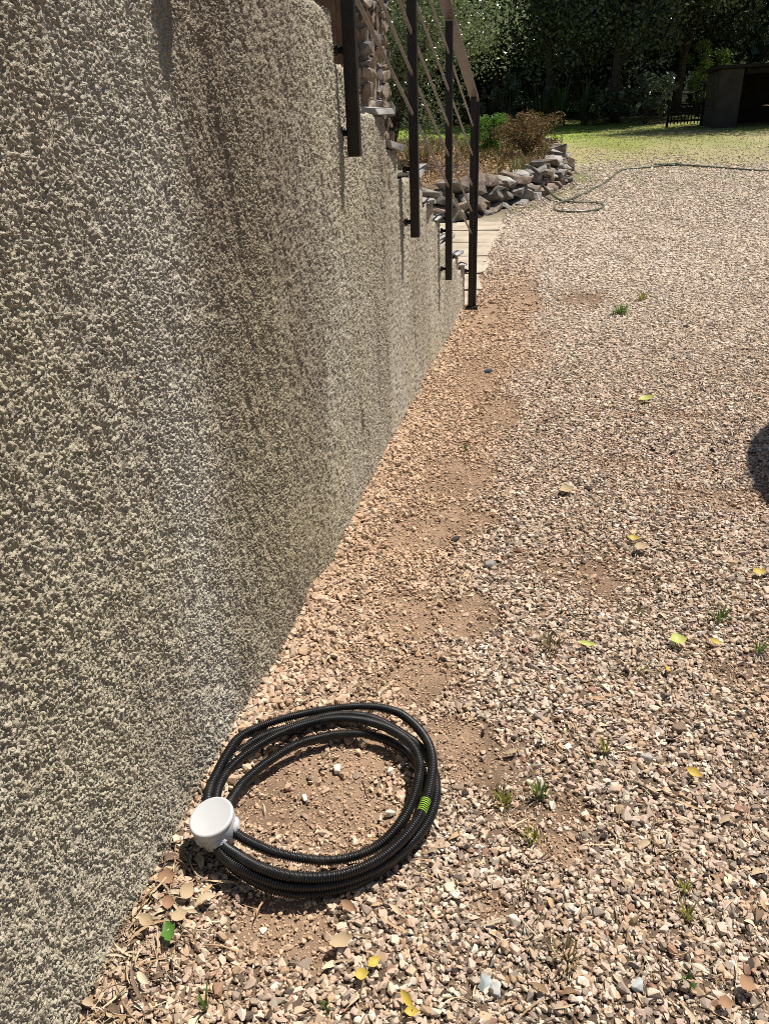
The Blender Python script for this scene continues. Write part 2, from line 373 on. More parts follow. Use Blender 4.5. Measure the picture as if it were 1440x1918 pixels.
def add_litter(u, v, ln, lift=.012):
    n = len(u); pal = np.array([[.44, .34, .22], [.52, .41, .27], [.28, .18, .10], [.57, .48, .34], [.17, .115, .08], [.46, .31, .18]])
    LP.append(np.stack([u, v, gz0(u, v) + .004 + RNG.random(n) * lift], 1)); LS.append(ln[:, None] * np.ones((1, 3)))
    LR.append(np.stack([RNG.normal(0, .12, n), RNG.normal(0, .16, n), RNG.uniform(0, 6.283, n)], 1)); LT.append(pal[RNG.integers(0, 6, n)] * RNG.uniform(.75, 1.2, (n, 1)))
n = 360; v = .55 + RNG.random(n) ** 1.5 * .42; u = -.712 + np.abs(RNG.normal(0, .085, n)); add_litter(u, v, sz(n, .036, .5, .012, .09), .02)
n = 110; v = RNG.uniform(.9, 3.2, n); u = -.69 + np.abs(RNG.normal(0, .05, n)); add_litter(u, v, sz(n, .026, .4, .012, .06))
u, v = area_pts(.45, 1.35, 850); k = RNG.random(len(u)) < smooth(-.6, .3, u + .3 * fbm(u * 4, v * 4, 88, 2)); add_litter(u[k], v[k], sz(k.sum(), .032, .5, .01, .08))
u, v = area_pts(1.3, 2.6, 330); add_litter(u, v, sz(len(u), .028, .45, .01, .07))
u, v = area_pts(2.6, 5, 45); add_litter(u, v, sz(len(u), .035, .4, .015, .08))
scatter('dry_litter', litc, len(lp), np.vstack(LP), np.vstack(LS), np.vstack(LR), np.vstack(LT), 'dry straw, twigs and dead leaf scraps lying on the gravel', 'leaf litter')

# ================================================================= WALL of the stair, with its steps
WX = -.719
STEP = [(2.583, 1.688), (2.952, 1.553), (3.378, 1.418), (3.649, 1.288), (4.274, 1.160), (4.665, .985), (4.976, .865), (5.50, .69), (5.964, .512), (6.304, .375)]
UP = [(2.583 - .34 * k, 1.688 + .14 * k) for k in range(1, 9)][::-1]
PROF = UP + STEP                                            # (far end in y, top in z) of each tread, climbing towards the camera
def top_of(y):
    r = np.full(np.shape(y), -.3); ya = -9.
    for (yb, z) in PROF: r = np.where((y > ya) & (y <= yb), z, r); ya = yb
    return r
def wall_h(y, z):
    u, v = y, z
    wob = .0035 * vnoise(u * 90, v * 90, 5); u2 = u + wob; v2 = v + .0035 * vnoise(u * 90 + 31, v * 90, 6)
    a = np.clip(1 - 1.25 * worley(u2 * 198, v2 * 150, 11), 0, 1)               # crumbs about 6 mm apart
    b = np.clip(1 - 1.3 * worley(u2 * 270, v2 * 225, 12), 0, 1)
    cov = smooth(-.55, .15, fbm(u * 62, v * 46, 13, 2) + .45 * fbm(u * 9, v * 4, 14, 2))
    h = .0086 * a * (.40 + .60 * cov) + .0042 * b + .0024 * fbm(u * 95, v * 66, 15, 2)
    h = h + .0026 * fbm(u * 26, v * 9, 16, 3) + .007 * fbm(u * 5.2, v * 1.3, 17, 3) + .006 * fbm(u * 2.2, v * .8, 18, 2)
    tr = smooth(.42, .62, fbm(u * 6.5 + .9 * v, v * 2.1 - u, 19, 3))              # trowel drags and bald spots
    h = h - .0055 * tr + .022 * (smooth(1.30, 2.25, u) - smooth(2.25, 3.4, u)) - .004
    return h
wm, n_, l_, b_ = mat('roughcast_render', .95, .12)
tc = n_.new('ShaderNodeTexCoord'); t1 = n_.new('ShaderNodeTexNoise'); t1.inputs['Scale'].default_value = 3.5; t1.inputs['Detail'].default_value = 5
mp = n_.new('ShaderNodeMapping'); mp.inputs['Scale'].default_value = (1, 1, .35); l_.new(tc.outputs['Object'], mp.inputs[0]); l_.new(mp.outputs[0], t1.inputs['Vector'])
r1 = n_.new('ShaderNodeValToRGB'); r1.color_ramp.elements[0].position = .3; r1.color_ramp.elements[1].position = .7
r1.color_ramp.elements[0].color = (.48, .42, .32, 1); r1.color_ramp.elements[1].color = (.64, .58, .465, 1); l_.new(t1.outputs[0], r1.inputs[0])
t2 = n_.new('ShaderNodeTexNoise'); t2.inputs['Scale'].default_value = 190; t2.inputs['Detail'].default_value = 3; l_.new(tc.outputs['Object'], t2.inputs['Vector'])
r2 = n_.new('ShaderNodeMapRange'); r2.inputs[1].default_value = .3; r2.inputs[2].default_value = .7; r2.inputs[3].default_value = .72; r2.inputs[4].default_value = 1.18; l_.new(t2.outputs[0], r2.inputs[0])
def stain(src, scale, stretch, off, col, lo, hi, amt):
    q = n_.new('ShaderNodeMapping'); q.inputs['Scale'].default_value = stretch; q.inputs['Location'].default_value = off; l_.new(tc.outputs['Object'], q.inputs[0])
    a = n_.new('ShaderNodeTexNoise'); a.inputs['Scale'].default_value = scale; a.inputs['Detail'].default_value = 5; a.inputs['Roughness'].default_value = .6; l_.new(q.outputs[0], a.inputs['Vector'])
    c = n_.new('ShaderNodeMapRange'); c.inputs[1].default_value = lo; c.inputs[2].default_value = hi; c.inputs[3].default_value = 0; c.inputs[4].default_value = amt; l_.new(a.outputs[0], c.inputs[0])
    m_ = n_.new('ShaderNodeMix'); m_.data_type = 'RGBA'; l_.new(c.outputs[0], m_.inputs[0]); l_.new(src, m_.inputs[6]); m_.inputs[7].default_value = (*col, 1); return m_.outputs[2]
sx_ = n_.new('ShaderNodeSeparateXYZ'); l_.new(tc.outputs['Object'], sx_.inputs[0])
def band(src, cy, h0, h1, col, amt):                        # a broad band of tone running down one stretch of the wall
    def m2(op, a, b):
        k_ = n_.new('ShaderNodeMath'); k_.operation = op
        for i_, q_ in enumerate((a, b)):
            if isinstance(q_, (int, float)): k_.inputs[i_].default_value = q_
            else: l_.new(q_, k_.inputs[i_])
        return k_.outputs[0]
    q = n_.new('ShaderNodeMapping'); q.inputs['Scale'].default_value = (1, 1, .2); q.inputs['Location'].default_value = (0, cy, 3); l_.new(tc.outputs['Object'], q.inputs[0])
    a = n_.new('ShaderNodeTexNoise'); a.inputs['Scale'].default_value = 4.0; a.inputs['Detail'].default_value = 6; a.inputs['Roughness'].default_value = .65; l_.new(q.outputs[0], a.inputs['Vector'])
    d = m2('ABSOLUTE', m2('SUBTRACT', sx_.outputs['Y'], cy - 3.2), 0.0); d = m2('ADD', d, m2('MULTIPLY', m2('SUBTRACT', a.outputs[0], .5), 1.1))
    c = n_.new('ShaderNodeMapRange'); c.interpolation_type = 'SMOOTHSTEP'; c.inputs[1].default_value = h1; c.inputs[2].default_value = h0; c.inputs[3].default_value = 0; c.inputs[4].default_value = amt; l_.new(d, c.inputs[0])
    m_ = n_.new('ShaderNodeMix'); m_.data_type = 'RGBA'; l_.new(c.outputs[0], m_.inputs[0]); l_.new(src, m_.inputs[6]); m_.inputs[7].default_value = (*col, 1); return m_.outputs[2]
wc = stain(r1.outputs[0], 1.5, (1, 1, .22), (0, 3.1, 0), (.26, .20, .14), .50, .68, .35)
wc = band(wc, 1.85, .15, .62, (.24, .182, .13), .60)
wc = band(wc, 1.28, .0, .24, (.66, .63, .56), .22)
wc = stain(wc, 2.6, (1, 1, .12), (0, 7.7, 2), (.19, .15, .11), .56, .72, .4)
wc = stain(wc, 2.2, (1, 1, .25), (0, 1.3, 5), (.66, .63, .57), .60, .75, .6)
wc = stain(wc, 1.1, (1, 1, .8), (0, 4.4, 1), (.56, .49, .32), .50, .68, .55)
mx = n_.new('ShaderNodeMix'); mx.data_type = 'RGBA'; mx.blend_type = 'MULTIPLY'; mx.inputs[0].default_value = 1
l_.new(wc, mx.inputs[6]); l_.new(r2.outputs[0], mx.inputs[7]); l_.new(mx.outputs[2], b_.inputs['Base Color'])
t3 = n_.new('ShaderNodeTexNoise'); t3.inputs['Scale'].default_value = 420; t3.inputs['Detail'].default_value = 4; l_.new(tc.outputs['Object'], t3.inputs['Vector'])
bp = n_.new('ShaderNodeBump'); bp.inputs['Strength'].default_value = .9; bp.inputs['Distance'].default_value = .004; l_.new(t3.outputs[0], bp.inputs['Height']); l_.new(bp.outputs[0], b_.inputs['Normal'])

wall = empty('stair_wall', (WX, 3.2, 0), 'tall roughcast beige wall along the flight of steps', 'wall')
blocks = []
_d = [ray(0, q) for q in (1918, 0)]; _w = [(d[1] * WX / d[0], d[2] * WX / d[0] + H) for d in _d]
WLIM = [_w[0][0] + (zz_ - _w[0][1]) * (_w[1][0] - _w[0][0]) / (_w[1][1] - _w[0][1]) for zz_ in (0, 1.8)]; print('wall limit', WLIM)
for ya, yb, dy, dz, zt in [(-.8, 1.6, .012, .012, 2.8), (.35, 1.85, .00195, .0021, 1.95), (1.85, 3.3, .0036, .0032, 1.85), (3.3, 6.345, .0092, .0058, 1.45)]:
    yv = np.arange(ya, yb + dy, dy); zv = np.arange(-.06, zt + dz, dz); YY, ZZ = np.meshgrid(yv, zv)
    hh = wall_h(YY, ZZ); edge = top_of(np.maximum(YY - .004 * vnoise(ZZ * 60, YY * 9, 3), -5)) + .006 * vnoise(YY * 70, ZZ * 3, 8)
    rnd = np.clip((ZZ - edge + .022) / .022, 0, 1)                            # arris rounded off
    XX = WX + hh - .012 * rnd ** 2
    I = np.arange(YY.size).reshape(YY.shape); Q = np.stack([I[:-1, :-1], I[:-1, 1:], I[1:, 1:], I[1:, :-1]], -1).reshape(-1, 4)
    ok = (ZZ < edge).ravel()
    lim = np.interp(ZZ, [0, 1.8], WLIM) - .22                                 # fine relief only where the place is seen from
    if dy == .012: XX -= .006; ok &= (YY < lim + .03).ravel()
    elif dy < .002: ok &= (YY > lim).ravel()
    Q = Q[ok[Q].all(1)]
    V = np.stack([XX, YY, ZZ], -1).reshape(-1, 3); us = np.zeros(len(V), bool); us[Q.ravel()] = True; re = np.cumsum(us) - 1
    V = V[us]; Q = re[Q]
    blocks.append((V, Q))
V, F = join(blocks)
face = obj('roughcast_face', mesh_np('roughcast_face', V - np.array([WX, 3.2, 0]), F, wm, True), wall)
print('wall faces', len(F))
bm = bmesh.new(); pts = []; ya = -.8
for (yb, z) in PROF:
    if yb < -.8: continue
    pts += [(max(ya, -.8), z - .012), (yb - .006, z - .012)]; ya = yb - .006
pts += [(6.334, -.25), (-.8, -.25)]
vs = [bm.verts.new((-.016, p[0] - 3.2, p[1])) for p in pts]; f = bm.faces.new(vs)
ex = bmesh.ops.extrude_face_region(bm, geom=[f]); bmesh.ops.translate(bm, vec=(-.22, 0, 0), verts=[v for v in ex['geom'] if isinstance(v, bmesh.types.BMVert)])
obj('masonry_core', from_bm('masonry_core', bm, wm), wall)

slate_m = noise_mat('slate', (.22, .215, .21), (.40, .385, .36), 6, .75, .35, .5, 30, bdist=.006)
slate_b = noise_mat('rusty_slate', (.30, .20, .12), (.42, .33, .25), 5, .8, .3, .5, 30, bdist=.006)
stair = empty('stone_stairs', (-1.25, 4.6, 0), 'flight of stone steps with slate treads behind the roughcast wall', 'stairs')
mass_m = noise_mat('stair_masonry', (.30, .26, .21), (.42, .37, .30), 8, .9, .2, .4)
ya = 2.0; rg = np.random.default_rng(5)
for k, (yb, z) in enumerate(PROF):
    if yb < .6: ya = yb; continue
    ya = PROF[k - 1][0]
    bm = bmesh.new(); box_bm(bm, (-.20 - .0, (ya + yb) / 2 - 4.6 - .01, (z - .05) / 2 - .12), (.72, yb - ya - .025, z - .05 + .24)); obj('step_block', from_bm('step_block', bm, mass_m), stair)
    if z < 1.5:                                             # slate nosing, two or three irregular flags per tread
        cuts = [-.735, -1.06 + rg.uniform(-.06, .06), -1.64]
        for a, b in zip(cuts[:-1], cuts[1:]):
            d = (a - b - .012, yb - ya + .035 + rg.uniform(0, .02), .034 + rg.uniform(-.006, .008))
            o = obj('tread_slab', rock('tread_slab', rg, d, slate_b if (k % 4 == 1 and a > -.8) else slate_m, 26, .25), stair)
            o.location = ((a + b) / 2 + 1.25, (ya + yb) / 2 - 4.6 + .012, z + .002); o.rotation_euler = (rg.normal(0, .015), rg.normal(0, .015), rg.normal(0, .03))
    if z < 1.5:
        o = obj('edge_slab', rock('edge_slab', rg, (.075, min(.24, yb - ya - .04), .030), slate_m, 18, .35), stair)
        o.location = (-.724 + 1.25, yb - .10 - 4.6, z + .010); o.rotation_euler = (rg.normal(0, .05), rg.normal(0, .06), rg.normal(0, .1))

# paving flags at the foot of the stairs
flag_m = noise_mat('sandstone_flag', (.36, .295, .215), (.50, .43, .335), 3.5, .85, .25, .4, 25, bdist=.004)
pave = empty('flagstone_path', (-1.2, 8.6, gz(-1.2, 8.6)), 'pale sandstone flags laid at the foot of the stairs', 'path'); pave['kind'] = 'structure'
for key in ('category',):
    if key in pave: del pave[key]
edges = [6.42, 7.02, 7.72, 8.52, 9.32, 10.1, 10.75]
for a, b in zip(edges[:-1], edges[1:]):
    xr = -.665 + rg.uniform(-.03, .03) + (.02 if a > 9 else 0); cuts = [xr, xr - rg.uniform(.55, .9), -2.15]
    for c, d in zip(cuts[:-1], cuts[1:]):
        cy = (a + b) / 2; cx = (c + d) / 2; zz = gz(cx, cy)
        o = obj('flag', rock('flag', rg, (c - d - .015, b - a - .02, .08), flag_m, 30, .18), pave)
        o.location = (cx + 1.2, cy - 8.6, zz - gz(-1.2, 8.6) - .024); o.rotation_euler = (.05, rg.normal(0, .006), rg.normal(0, .02))

# ================================================================= RAILING
paint = noise_mat('brown_metal_paint', (.013, .010, .008), (.024, .018, .013), 14, .45, .4, .08, 120, bdist=.001)
rodm = noise_mat('sunlit_steel_rod', (.17, .145, .12), (.26, .225, .19), 30, .5, .45, .1, 200, metal=.3, bdist=.001)  # rods lighter than the posts: their sunlight is put into the colour
railm = noise_mat('bounce_lit_handrail_paint', (.115, .092, .077), (.16, .132, .113), 20, .5, .4, .1, 160, bdist=.001)  # handrail lighter than the posts: bounce from the gravel put into its colour
RX = -.664; KX = RX / -.65; KZ = lambda z: H + (z - H) * KX
rail = empty('stair_railing', (RX, 4.4, 0), 'dark brown metal stair railing with slanting rods', 'railing')
def part_at(o, off=Vector((RX, 4.4, 0))): o.location = Vector(o.location) - off; return o
PY = [1.50, 2.59, 3.68, 4.86, 6.205]; PB = [1.63, 1.285, .905, .505, .025]; PT = [2.95, 2.60, 2.235, 1.885, 1.555]
PY = [y * KX for y in PY]; PB = [KZ(z) for z in PB]; PT = [KZ(z) for z in PT]; PB[4] = .02
for k, (y, zb, zt) in enumerate(zip(PY, PB, PT)):
    part_at(box('post', (RX, y, (zb + zt) / 2), (.042, .034, zt - zb), paint, rail, .003))
    for zz in ([zb + .07, zb + .30] if k < 4 else [zb + .30]):
        V, F = tube_arr([(WX + .003, y - .004, zz), (WX + .018, y - .004, zz), (WX + .018, y - .004, zz), (RX - .02, y - .004, zz)], [.017, .017, .009, .009], 10)
        obj('bracket', mesh_np('bracket', V - np.array([RX, 4.4, 0]), F, paint), rail)
part_at(box('post_strip', (RX + .0325, 6.352, .78), (.024, .012, 1.50), paint, rail, .002))
part_at(box('foot_plate', (RX + .01, 6.355, .028), (.10, .09, .014), paint, rail, .003))
ROD = {2: [2.022, 1.870, 1.716, 1.565, 1.412], 3: [1.728, 1.547, 1.369, 1.212, 1.044], 4: [1.364, 1.173, .964, .782, .621]}
for j in range(5):
    z2, z3, z4 = ROD[2][j], ROD[3][j], ROD[4][j]; s1 = .318
    P = [(RX, 1.50, z2 + s1 * 2.18), (RX, 2.59, z2 + s1 * 1.09), (RX, 3.68, z2), (RX, 4.86, z3), (RX, 6.2, z4)]
    P = [(RX, y * KX, KZ(z)) for _, y, z in P]
    Pd = []
    for a, b in zip(P[:-1], P[1:]): Pd += [np.array(a) + (np.array(b) - a) * t for t in np.linspace(0, 1, 8, endpoint=False)]
    Pd = np.array(Pd + [P[-1]])
    V, F = tube_arr(Pd, .0068, 10); obj('rod', mesh_np('rod', V - np.array([RX, 4.4, 0]), F, rodm, True), rail)
bm = bmesh.new(); prof = [(1.0, 3.09), (1.50, 2.95), (2.59, 2.60), (3.68, 2.235), (4.86, 1.895), (6.215, 1.552), (6.262, 1.530)]
prof = [(y * KX, KZ(z)) for y, z in prof]; ring = []
for (y, z) in prof: ring.append([bm.verts.new((sx, y - 4.4, z + dz)) for sx, dz in ((-.030, 0), (.034, 0), (.034, .014), (-.030, .014))])
for a, b in zip(ring[:-1], ring[1:]):
    for i in range(4): bm.faces.new((a[i], a[(i + 1) % 4], b[(i + 1) % 4], b[i]))
bm.faces.new(ring[0]); bm.faces.new(ring[-1][::-1])
obj('handrail', from_bm('handrail', bm, railm), rail)

# ================================================================= CONDUIT COIL and JUNCTION BOX
cond_m = noise_mat('black_conduit_plastic', (.009, .009, .010), (.040, .035, .030), 28, .38, .5, lo=.5, hi=.85)
def Z3(u, v, z): return Gflat(320 + u / 2.667, 1280 + v / 2.667, z)
loops = [
 # first loop: out of the box on the right, inner front strand, then inner right and back
 [(285, 715, .045), (330, 752, .035), (400, 795, .026), (510, 842, .022), (640, 872, .022), (790, 885, .024), (930, 860, .030), (1050, 800, .036), (1140, 705, .042), (1200, 600, .046), (1235, 480, .048), (1240, 390, .050), (1195, 300, .050), (1100, 232, .048), (980, 190, .046), (840, 176, .046), (700, 197, .044), (540, 254, .040), (400, 335, .036), (310, 410, .033), (250, 490, .031), (225, 580, .030), (225, 680, .030)],
 # second loop: upper front strand, green marking, outermost back strand
 [(250, 790, .030), (330, 855, .034), (450, 920, .040), (600, 962, .044), (760, 968, .046), (900, 940, .050), (1040, 875, .054), (1150, 785, .058), (1225, 690, .062), (1268, 600, .064), (1300, 480, .064), (1305, 370, .060), (1275, 280, .052), (1205, 195, .042), (1120, 140, .036), (1000, 116, .034), (850, 120, .036), (660, 152, .040), (480, 202, .040), (340, 268, .038), (240, 350, .036), (195, 440, .034), (183, 540, .034), (190, 650, .032)],
 [(225, 790, .026), (280, 880, .024), (420, 958, .026), (560, 1004, .028), (720, 1012, .030), (880, 982, .032), (1040, 915, .034), (1180, 815, .034), (1280, 695, .034), (1322, 570, .034), (1318, 460, .032), (1285, 375, .030), (1240, 315, .028), (1150, 248, .028), (1000, 172, .030), (820, 156, .032), (620, 210, .030), (450, 270, .026), (320, 360, .022), (250, 460, .020), (215, 560, .018), (205, 680, .016)],
 [(235, 820, .014), (320, 920, .013), (470, 1010, .012), (620, 1048, .012), (760, 1042, .012), (900, 1008, .012), (1060, 925, .012), (1190, 800, .012), (1258, 650, .012), (1262, 480, .013), (1210, 370, .014), (1120, 302, .016), (1010, 262, .018), (900, 250, .020), (780, 262, .024), (620, 310, .028), (480, 395, .032), (370, 488, .036), (315, 560, .042), (285, 610, .047)],
]
hump = lambda u, v: math.exp(-((u - 330) / 380) ** 2 - ((v - 830) / 260) ** 2)
path = [tuple(Z3(u, v, z + .004 + (.030 if k < 3 else .014) * hump(u, v))) for k, lp_ in enumerate(loops) for (u, v, z) in lp_]
sp_ = lambda x: x if x > -.62 else -.692 + .008 * math.log1p(math.exp((x + .692) / .008))
path = [(sp_(p[0]), p[1], p[2]) for p in path]
PITCH = .0050; D = catmull(path, PITCH / 4); kk = np.arange(len(D)) % 4
rad = np.where(kk < 2, .0112, .0082)
V, F = tube_arr(D, rad, 12)
org = np.array(Z3(740, 560, 0)); org[2] = gz(org[0], org[1])
cond = obj('corrugated_conduit', mesh_np('corrugated_conduit', V - org, F, cond_m, False)); cond.location = org
tag(cond, 'coiled black corrugated plastic conduit lying against the wall', 'conduit')
tgt = np.array(Z3(1262, 612, .066)); i0 = int(np.argmin(((D - tgt) ** 2).sum(1))); i0 -= i0 % 4
gm_ = noise_mat('lime_green_marking', (.26, .50, .03), (.36, .60, .05), 60, .5, .4)
rings = []
for r in range(-3, 4):
    j = i0 + 4 * r; rings.append(tube_arr(D[[j, j + 1]] + (D[j + 1] - D[j]) * np.array([[-.25], [.25]]), .01135, 12))
V, F = join(rings); obj('green_marking', mesh_np('green_marking', V - org, F, gm_), cond)

white = noise_mat('white_box_plastic', (.54, .545, .55), (.57, .575, .58), 30, .42, .4)
jc = np.array(Gflat(395, 1529, .108)); nrm = Vector((-.13, -.15, .98)).normalized()
ob = empty('junction_box', jc - np.array(nrm) * .054, 'round white plastic junction box with lid resting on the coiled conduit', 'junction box')
rotq = nrm.to_track_quat('Z', 'X'); ob.scale = (1.13, 1.13, 1.13); ob.rotation_mode = 'QUATERNION'; ob.rotation_quaternion = rotq
def lathe(name, prof_, m, parent, seg=48):
    a = np.arange(seg) / seg * 2 * np.pi; V = np.array([[r * np.cos(t), r * np.sin(t), z] for r, z in prof_ for t in a]); k = len(prof_)
    i = np.arange(k - 1)[:, None] * seg; j = np.arange(seg)[None]; j2 = (j + 1) % seg
    F = np.stack([i + j, i + j2, i + seg + j2, i + seg + j], -1).reshape(-1, 4)
    o = obj(name, mesh_np(name, V, F, m, True), parent); return o
body = lathe('body', [(1e-4, -.008), (.0355, -.008), (.0378, -.005), (.0398, .036), (.0396, .0385), (1e-4, .0385)], white, ob)
lid = lathe('lid', [(1e-4, .0388), (.0402, .0388), (.0416, .0402), (.0416, .0452), (.0405, .0474), (.0385, .0484), (.0368, .0484), (.0352, .0479), (1e-4, .0480)], white, ob)
xa = rotq @ Vector((1, 0, 0))
for deg in (10, 82, 154, 226, 298):                         # stepped rubber cable plugs round the side
    a = math.radians(deg) - math.atan2(xa.y, xa.x) ; d = Vector((math.cos(a), math.sin(a), 0))
    b0 = d * .0352 + Vector((0, 0, .013))
    P = [b0 + d * s for s in (0, .0040, .0040, .0056, .0056, .0074, .0080)]
    V, F = tube_arr([tuple(p + d * (1e-5 * i)) for i, p in enumerate(P)], [.0155, .0150, .0120, .0116, .0085, .0080, .0062], 24)
    obj('cable_plug', mesh_np('cable_plug', V, F, white, False), ob)

# ================================================================= stones, leaves and weeds one can point at
def pebble_obj(px, py, d, col, label, rg, dark=False):
    m = noise_mat('stone_' + label.split()[0], tuple(c * .82 for c in col), tuple(min(.9, c * 1.15) for c in col), 60, .85, .25, .4, 300, bdist=.001)
    p = G(px, py); o = obj('loose_stone', rock('loose_stone', rg, d, m, 22, .7, min(d) * .06)); o.location = p + Vector((0, 0, d[2] * .33)); o.rotation_euler = (rg.normal(0, .15), rg.normal(0, .15), rg.uniform(0, 6))
    tag(o, label, 'stone', 'loose stones one can point at')
rg = np.random.default_rng(11)
for a in [(632, 1442, (.026, .017, .014), (.74, .70, .62), 'white pebble in the middle of the coil, farthest back'),
          (571, 1497, (.020, .012, .010), (.74, .70, .63), 'small flat white pebble near the centre of the coil'),
          (731, 1447, (.014, .024, .015), (.70, .63, .54), 'upright cream stone beside the right inside of the coil'),
          (731, 1527, (.016, .026, .018), (.72, .64, .54), 'cream stone touching the inner strand below the green marking'),
          (905, 1845, (.030, .026, .016), (.33, .37, .37), 'blue-grey flat stone on the gravel in front of the coil'),
          (926, 1858, (.026, .020, .014), (.42, .43, .42), 'grey stone right beside the blue-grey one'),
          (1192, 1847, (.028, .022, .016), (.45, .48, .47), 'pale bluish stone on the gravel near the lower right'),
          (963, 1728, (.022, .026, .018), (.72, .62, .50), 'cream angular stone beside a dark hole in the gravel'),
          (1270, 1368, (.040, .026, .020), (.24, .17, .12), 'chunk of dark brown bark lying on the gravel'),
          (1212, 1425, (.034, .026, .022), (.46, .44, .41), 'grey rough stone near the yellow-green weed'),
          (920, 1062, (.050, .036, .022), (.26, .24, .225), 'dark grey flat stone on the gravel midway along the wall'),
          (1148, 1660, (.020, .018, .016), (.32, .22, .19), 'round reddish brown stone in the gravel'),
          (915, 697, (.060, .036, .020), (.06, .07, .10), 'dark bluish chip on the orange strip by the wall'),
          (852, 1012, (.040, .024, .016), (.045, .04, .035), 'black chip on the bare earth beyond the coil'),
          (1185, 1730, (.012, .020, .026), (.36, .27, .16), 'brown woody chip standing up in the lower right gravel')]:
    pebble_obj(*a, rg)

def leaf_mesh(name, L, Wd, m, lobes=0, fold=.5, curl=.7, k=10):
    V, F = [], []
    for i in range(k + 1):
        t = i / k; ww = Wd * .5 * max(.03, math.sin(math.pi * t ** .85)) * (1 + (.18 * math.sin(t * math.pi * 2 * lobes) if lobes else 0)); z = curl * L * (t - .5) ** 2
        V += [(t * L - L / 2, -ww, z + fold * ww), (t * L - L / 2, 0, z), (t * L - L / 2, ww, z + fold * ww)]
    for i in range(k):
        for j in (0, 1): F.append((3 * i + j, 3 * i + j + 1, 3 * i + 4 + j, 3 * i + 3 + j))
    return mesh_np(name, np.array(V), np.array(F), m, True)
yl = leaf_mat('yellow_leaf', (.62, .46, .08), (.66, .50, .10), .5, .3, .3); yg = leaf_mat('lime_leaf', (.55, .60, .16), (.58, .62, .18), .5, .3, .3)
gl = leaf_mat('green_leaf', (.10, .24, .045), (.12, .27, .05), .4, .4, .25); br = leaf_mat('tan_leaf', (.50, .37, .22), (.54, .41, .26), .7, .2, .2); ro = leaf_mat('russet_leaf', (.38, .22, .13), (.41, .25, .15), .7, .2, .2)
for px, py, L, Wd, m, lob, rz, tx, lab in [
    (322, 1762, .050, .026, gl, 3, -.9, .25, 'green lobed leaf lying among the litter at the wall foot'),
    (700, 1815, .030, .017, yl, 0, 1.0, .35, 'yellow oval leaf, upper of a pair in front of the coil'),
    (679, 1838, .026, .020, yl, 0, .4, .2, 'orange-yellow round leaf, lower of a pair in front of the coil'),
    (1098, 1217, .052, .018, yg, 0, .1, .3, 'lime folded leaf beside a patch of dry weeds'),
    (1268, 1211, .050, .045, yg, 0, .3, .1, 'broad pale lime leaf lying flat on the gravel'),
    (1297, 1460, .036, .022, yl, 0, -.5, .3, 'yellow leaf on the gravel right of the yellow-green weed'),
    (1060, 927, .060, .050, br, 0, .5, .15, 'cream-tan leaf on the gravel halfway up the drive'),
    (1337, 1213, .036, .018, yl, 0, .0, .3, 'thin yellow leaf right of the broad lime leaf'),
    (1245, 1263, .022, .024, yl, 0, 1.2, .6, 'small yellow leaf standing on edge below the broad lime leaf'),
    (1418, 1082, .045, .030, yl, 0, .3, .2, 'yellow leaf close to the right edge of the drive'),
    (1185, 1018, .045, .028, yl, 0, -.2, .2, 'yellow leaf among pale gravel beyond the lime leaves'),
    (1200, 1035, .055, .040, br, 0, .4, .1, 'cream leaf right next to the far yellow leaf'),
    (316, 1655, .036, .030, ro, 2, .7, .5, 'russet curled leaf at the wall foot by the box shadow'),
    (352, 1682, .038, .028, br, 0, 1.4, .6, 'tan curled leaf standing at the edge of the coil shadow'),
    (320, 1703, .026, .024, ro, 0, .3, .4, 'small russet leaf above the green lobed leaf'),
    (339, 1728, .034, .024, br, 2, .9, .3, 'ragged tan leaf just right of the green lobed leaf'),
    (281, 1738, .040, .022, br, 0, -.3, .3, 'pale tan leaf against the wall left of the green leaf'),
    (640, 1775, .046, .026, br, 2, .5, .3, 'beige broken leaf on the gravel above the yellow pair'),
    (655, 1710, .036, .018, ro, 0, -.4, .4, 'reddish folded leaf below the front of the coil'),
    (765, 1886, .040, .014, yl, 0, -.8, .5, 'narrow yellow leaf near the lower edge of the view'),
    (772, 1908, .026, .016, yl, 0, .2, .2, 'bright yellow leaf at the lower edge of the view'),
    (1392, 1857, .034, .028, ro, 2, .9, .2, 'pinkish brown leaf at the lower right'),
    (1355, 1892, .026, .022, ro, 2, .2, .2, 'russet leaf near the lower right corner'),
    (1210, 755, .090, .06, yg, 0, .2, .1, 'whitish leaf far up the drive')]:
    o = obj('fallen_leaf', leaf_mesh('fallen_leaf', L, Wd, m, lob)); p = G(px, py); o.location = p + Vector((0, 0, .020)); o.rotation_euler = (tx, RNG.normal(0, .15), rz)
    tag(o, lab, 'leaf', 'fallen leaves')
    if lab.startswith('yellow oval'):
        s = tube('stalk', [(-.014, 0, .002), (-.03, -.01, -.004), (-.055, -.03, -.012)], [.0012, .0012, .0016], br, o, 5)

